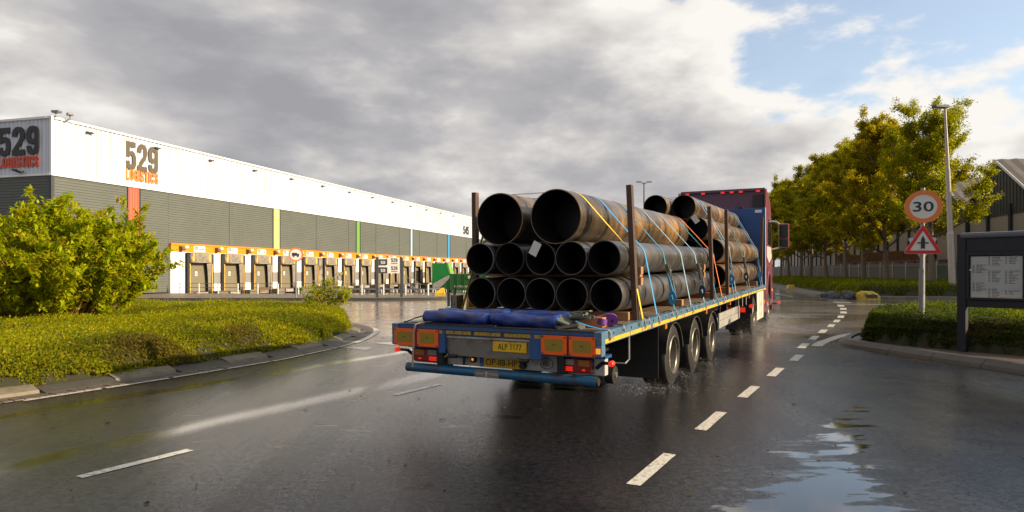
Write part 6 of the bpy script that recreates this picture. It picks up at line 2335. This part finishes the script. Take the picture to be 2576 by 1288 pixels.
for sg in (-1, 1):
    d_ = cp_('side_deflector', MB().prism([(2.42, 1.35), (CB - .001, 1.1), (CB - .001, 4.03), (2.60, 3.98)], sg * 1.235 - .016, sg * 1.235 + .016, 'x'), 'cab_side')
    x0 = sg * 1.204
    wdw = cp_('side_window', MB().prism([(3.75, 2.42), (4.75, 2.42), (4.83, 2.55), (4.60, 3.15), (3.75, 3.18)], min(x0, x0 + sg * .012), max(x0, x0 + sg * .012), 'x'), 'glass_dark')
    cp_('pale_stripe', MB().prism([(3.2, 2.36), (4.95, 2.36), (4.9, 2.05), (4.1, 1.86), (3.4, 2.05)], min(x0, x0 + sg * .006), max(x0, x0 + sg * .006), 'x'), 'cab_pale')
    dr = cp_('door', MB().prism([(3.58, 1.62), (4.2, 1.56), (4.92, 1.35), (5.0, 2.03), (4.12, 1.84), (3.58, 1.98)], min(x0, x0 + sg * .008), max(x0, x0 + sg * .008), 'x'), 'cab_side')
    part('door_handle', MB().bevbox(min(x0 + sg * .008, x0 + sg * .04), max(x0 + sg * .008, x0 + sg * .04), 3.68, 3.88, 1.72, 1.77, .008), 'chrome', dr)
    cp_('emblem', MB().box(min(x0, x0 + sg * .008), max(x0, x0 + sg * .008), 3.28, 3.40, 1.72, 1.90), 'strap_pale')
    # front wheel arch lip
    cp_('wheel_arch', MB().tube([(sg * 1.225, 3.75 + .60 * math.cos(R(t)), .62 + .96 * math.sin(R(t))) for t in range(8, 176, 14)], .035, 6), 'cab_side', smooth=True)
    # mirror
    mr = cp_('mirror', MB().bevbox(min(sg * 1.42, sg * 1.72), max(sg * 1.42, sg * 1.72), 4.85, 5.05, 2.35, 3.12, .05), 'cab_side')
    part('mirror_glass', MB().bevbox(min(sg * 1.45, sg * 1.69), max(sg * 1.45, sg * 1.69), 4.832, 4.849, 2.66, 3.08, .02).bevbox(min(sg * 1.45, sg * 1.69), max(sg * 1.45, sg * 1.69), 4.832, 4.849, 2.38, 2.62, .02), 'mirror_glass', mr)
    part('mirror_arm', MB().tube([(sg * 1.2, 4.85, 3.20), (sg * 1.34, 4.93, 3.19), (sg * 1.45, 4.95, 3.10)], .028, 8).tube([(sg * 1.2, 4.85, 2.30), (sg * 1.45, 4.95, 2.36)], .028, 8), 'chrome' if sg > 0 else 'cab_dark', mr, smooth=True)
    # lower side: white tank box, skirt
    tk = cp_('tank_box', MB().bevbox(min(sg * .62, sg * 1.22), max(sg * .62, sg * 1.22), .72, 2.30, .30, 1.06, .03), 'tank_white')
    for y in (1.25, 1.80):
        part('panel_joint', MB().box(sg * 1.2215 - .001, sg * 1.2215 + .001, y - .006, y + .006, .34, 1.02), 'grey_steel', tk)
    part('lock', MB().cbox((sg * 1.222, 1.55, .72), (.008, .14, .11), .003), 'grey_plate', tk)
    sk = cp_('side_skirt', MB().bevbox(min(sg * .9, sg * 1.225), max(sg * .9, sg * 1.225), 2.33, 3.18, .42, 1.30, .02), 'cab_side')
    part('vent', MB().box(sg * 1.2265 - .001, sg * 1.2265 + .001, 2.6, 2.9, .56, 1.06), 'cab_dark', sk)
    part('skirt_marker', MB().cbox((sg * 1.23, 2.48, .74), (.012, .06, .10), .003), 'lit_amber', sk)
    cp_('front_marker', MB().tube([(sg * 1.2, 5.05, .58), (sg * 1.36, 5.0, .57)], .018, 6), 'black_steel')
    cp_('marker_lens', MB().lathe([(-.04, .03), (-.02, .05), (.03, .05), (.04, .03)], 12, 'y', (sg * 1.40, 5.0, .60)), 'lit_red', smooth=True)
    cp_('side_lamp', MB().cbox((sg * 1.235, 4.7, 1.02), (.03, .12, .08), .006), 'lit_amber')
    for z in (1.35, 1.14, .96):
        cp_('edge_lamp', MB().cbox((sg * 1.19, CB - .075, z), (.05, .03, .05), .006), 'lit_red')
    # wheels
    wheel(tr_, sg * 1.08, 0, .50, sg, .50, .27, .29, True)
    wheel(tr_, sg * .76, 0, .50, sg, .50, .27, .29)
    wheel(tr_, sg * 1.06, 3.75, .50, sg, .50, .31, .29)
    vs, fs = [], []
    for i in range(17):
        t = R(4 + 172 * i / 16)
        for (aa, rr2) in ((.62, .56), (1.235, .56), (1.235, .585), (.62, .585)):
            vs.append((sg * aa, rr2 * math.cos(t), .52 + rr2 * math.sin(t)))
    for i in range(16):
        for j in range(4):
            fs.append((4 * i + j, 4 * i + (j + 1) % 4, 4 * i + 4 + (j + 1) % 4, 4 * i + 4 + j))
    cp_('mudguard', MB().add(vs, fs), 'black_steel', smooth=True)
    cp_('mud_flap', MB().box(min(sg * .62, sg * 1.2), max(sg * .62, sg * 1.2), -.62, -.605, .16, .60), 'tyre_rubber')
    tlp = cp_('tail_lamp', MB().bevbox(min(sg * .62, sg * 1.12), max(sg * .62, sg * 1.12), -.86, -.78, .60, .74, .012), 'black_steel')
    for (u0, u1, mt) in ((.63, .72, 'lit_red'), (.73, .84, 'lens_clear'), (.85, .98, 'lens_red'), (.99, 1.11, 'lit_red')):
        part('lens', MB().bevbox(min(sg * u0, sg * u1), max(sg * u0, sg * u1), -.875, -.8605, .612, .728, .005), mt, tlp)
    cp_('marker_lens', MB().lathe([(-.03, .03), (-.015, .05), (.02, .05), (.03, .03)], 12, 'y', (sg * 1.24, -.78, .76)), 'lit_red', smooth=True)
    cp_('chassis_beam', MB().box(sg * .40 - .04, sg * .40 + .04, -.9, 4.9, .62, .88), 'black_steel')
cp_('windscreen', MB().prism([(CF + .025, 2.1), (CF - .135, 2.98), (CF - .10, 2.98), (CF + .06, 2.1)], -1.1, 1.1, 'x'), 'glass_dark')
cp_('front_bumper', MB().bevbox(-1.21, 1.21, CF - .015, CF + .13, .35, 1.1, .04), 'cab_side')
cp_('fifth_wheel', MB().lathe([(.92, .5), (.98, .5)], 24, 'z', (0, .5, 0)), 'black_steel')
cp_('rear_beam', MB().box(-1.1, 1.1, -.78, -.70, .55, .72), 'black_steel')
cp_('axle', MB().cyl((-.9, 0, .5), (.9, 0, .5), .10, n=12), 'black_steel')
cp_('axle', MB().cyl((-.9, 3.75, .5), (.9, 3.75, .5), .07, n=12), 'black_steel')

# ---- water thrown up by the wheels
def spray(name, label, spots):
    P, Rr = [], []
    for (x, y, z, sx, sy, sz, n) in spots:
        p = RNG.normal(size=(n, 3)) * np.array([sx, sy, sz]) * .5
        p[:, 2] = np.abs(p[:, 2])
        P.append(p + np.array([x, y, z]))
        Rr.append(RNG.uniform(.0010, .0034, n) * (1 + 1.0 * RNG.random(n) ** 6))
    P = np.concatenate(P); Rr = np.concatenate(Rr)
    k = P[:, 2] > .005
    P, Rr = P[k], Rr[k]
    o6 = np.array([(1, 0, 0), (-1, 0, 0), (0, 1, 0), (0, -1, 0), (0, 0, 1), (0, 0, -1)], float)
    tri = [(0, 2, 4), (2, 1, 4), (1, 3, 4), (3, 0, 4), (2, 0, 5), (1, 2, 5), (3, 1, 5), (0, 3, 5)]
    V = (P[:, None, :] + o6[None] * Rr[:, None, None])
    F = V[:, np.array(tri)].reshape(-1, 3)
    me = np_mesh(name, F, 3, 'spray_water')
    return link(name, me, None, kind='stuff')


sp = []
for (a, b, n) in ((1.05, 2.6, 240), (1.1, 4.0, 200), (1.1, 5.4, 140)):
    q = TM @ Vector((a, b, 0)); sp.append((q.x, q.y, 0, .5, .45, .14, n * 3))
for (a, y, n, s) in ((1.15, -.5, 900, .6), (1.2, 1.0, 1600, .9), (1.3, 3.2, 2600, 1.0), (1.45, 4.0, 1600, 1.0)):
    q = tr_.matrix_basis @ Vector((a, y, 0)); sp.append((q.x, q.y, 0, s, s, .40, int(n * 2.5)))
spray('water_spray', '', sp)
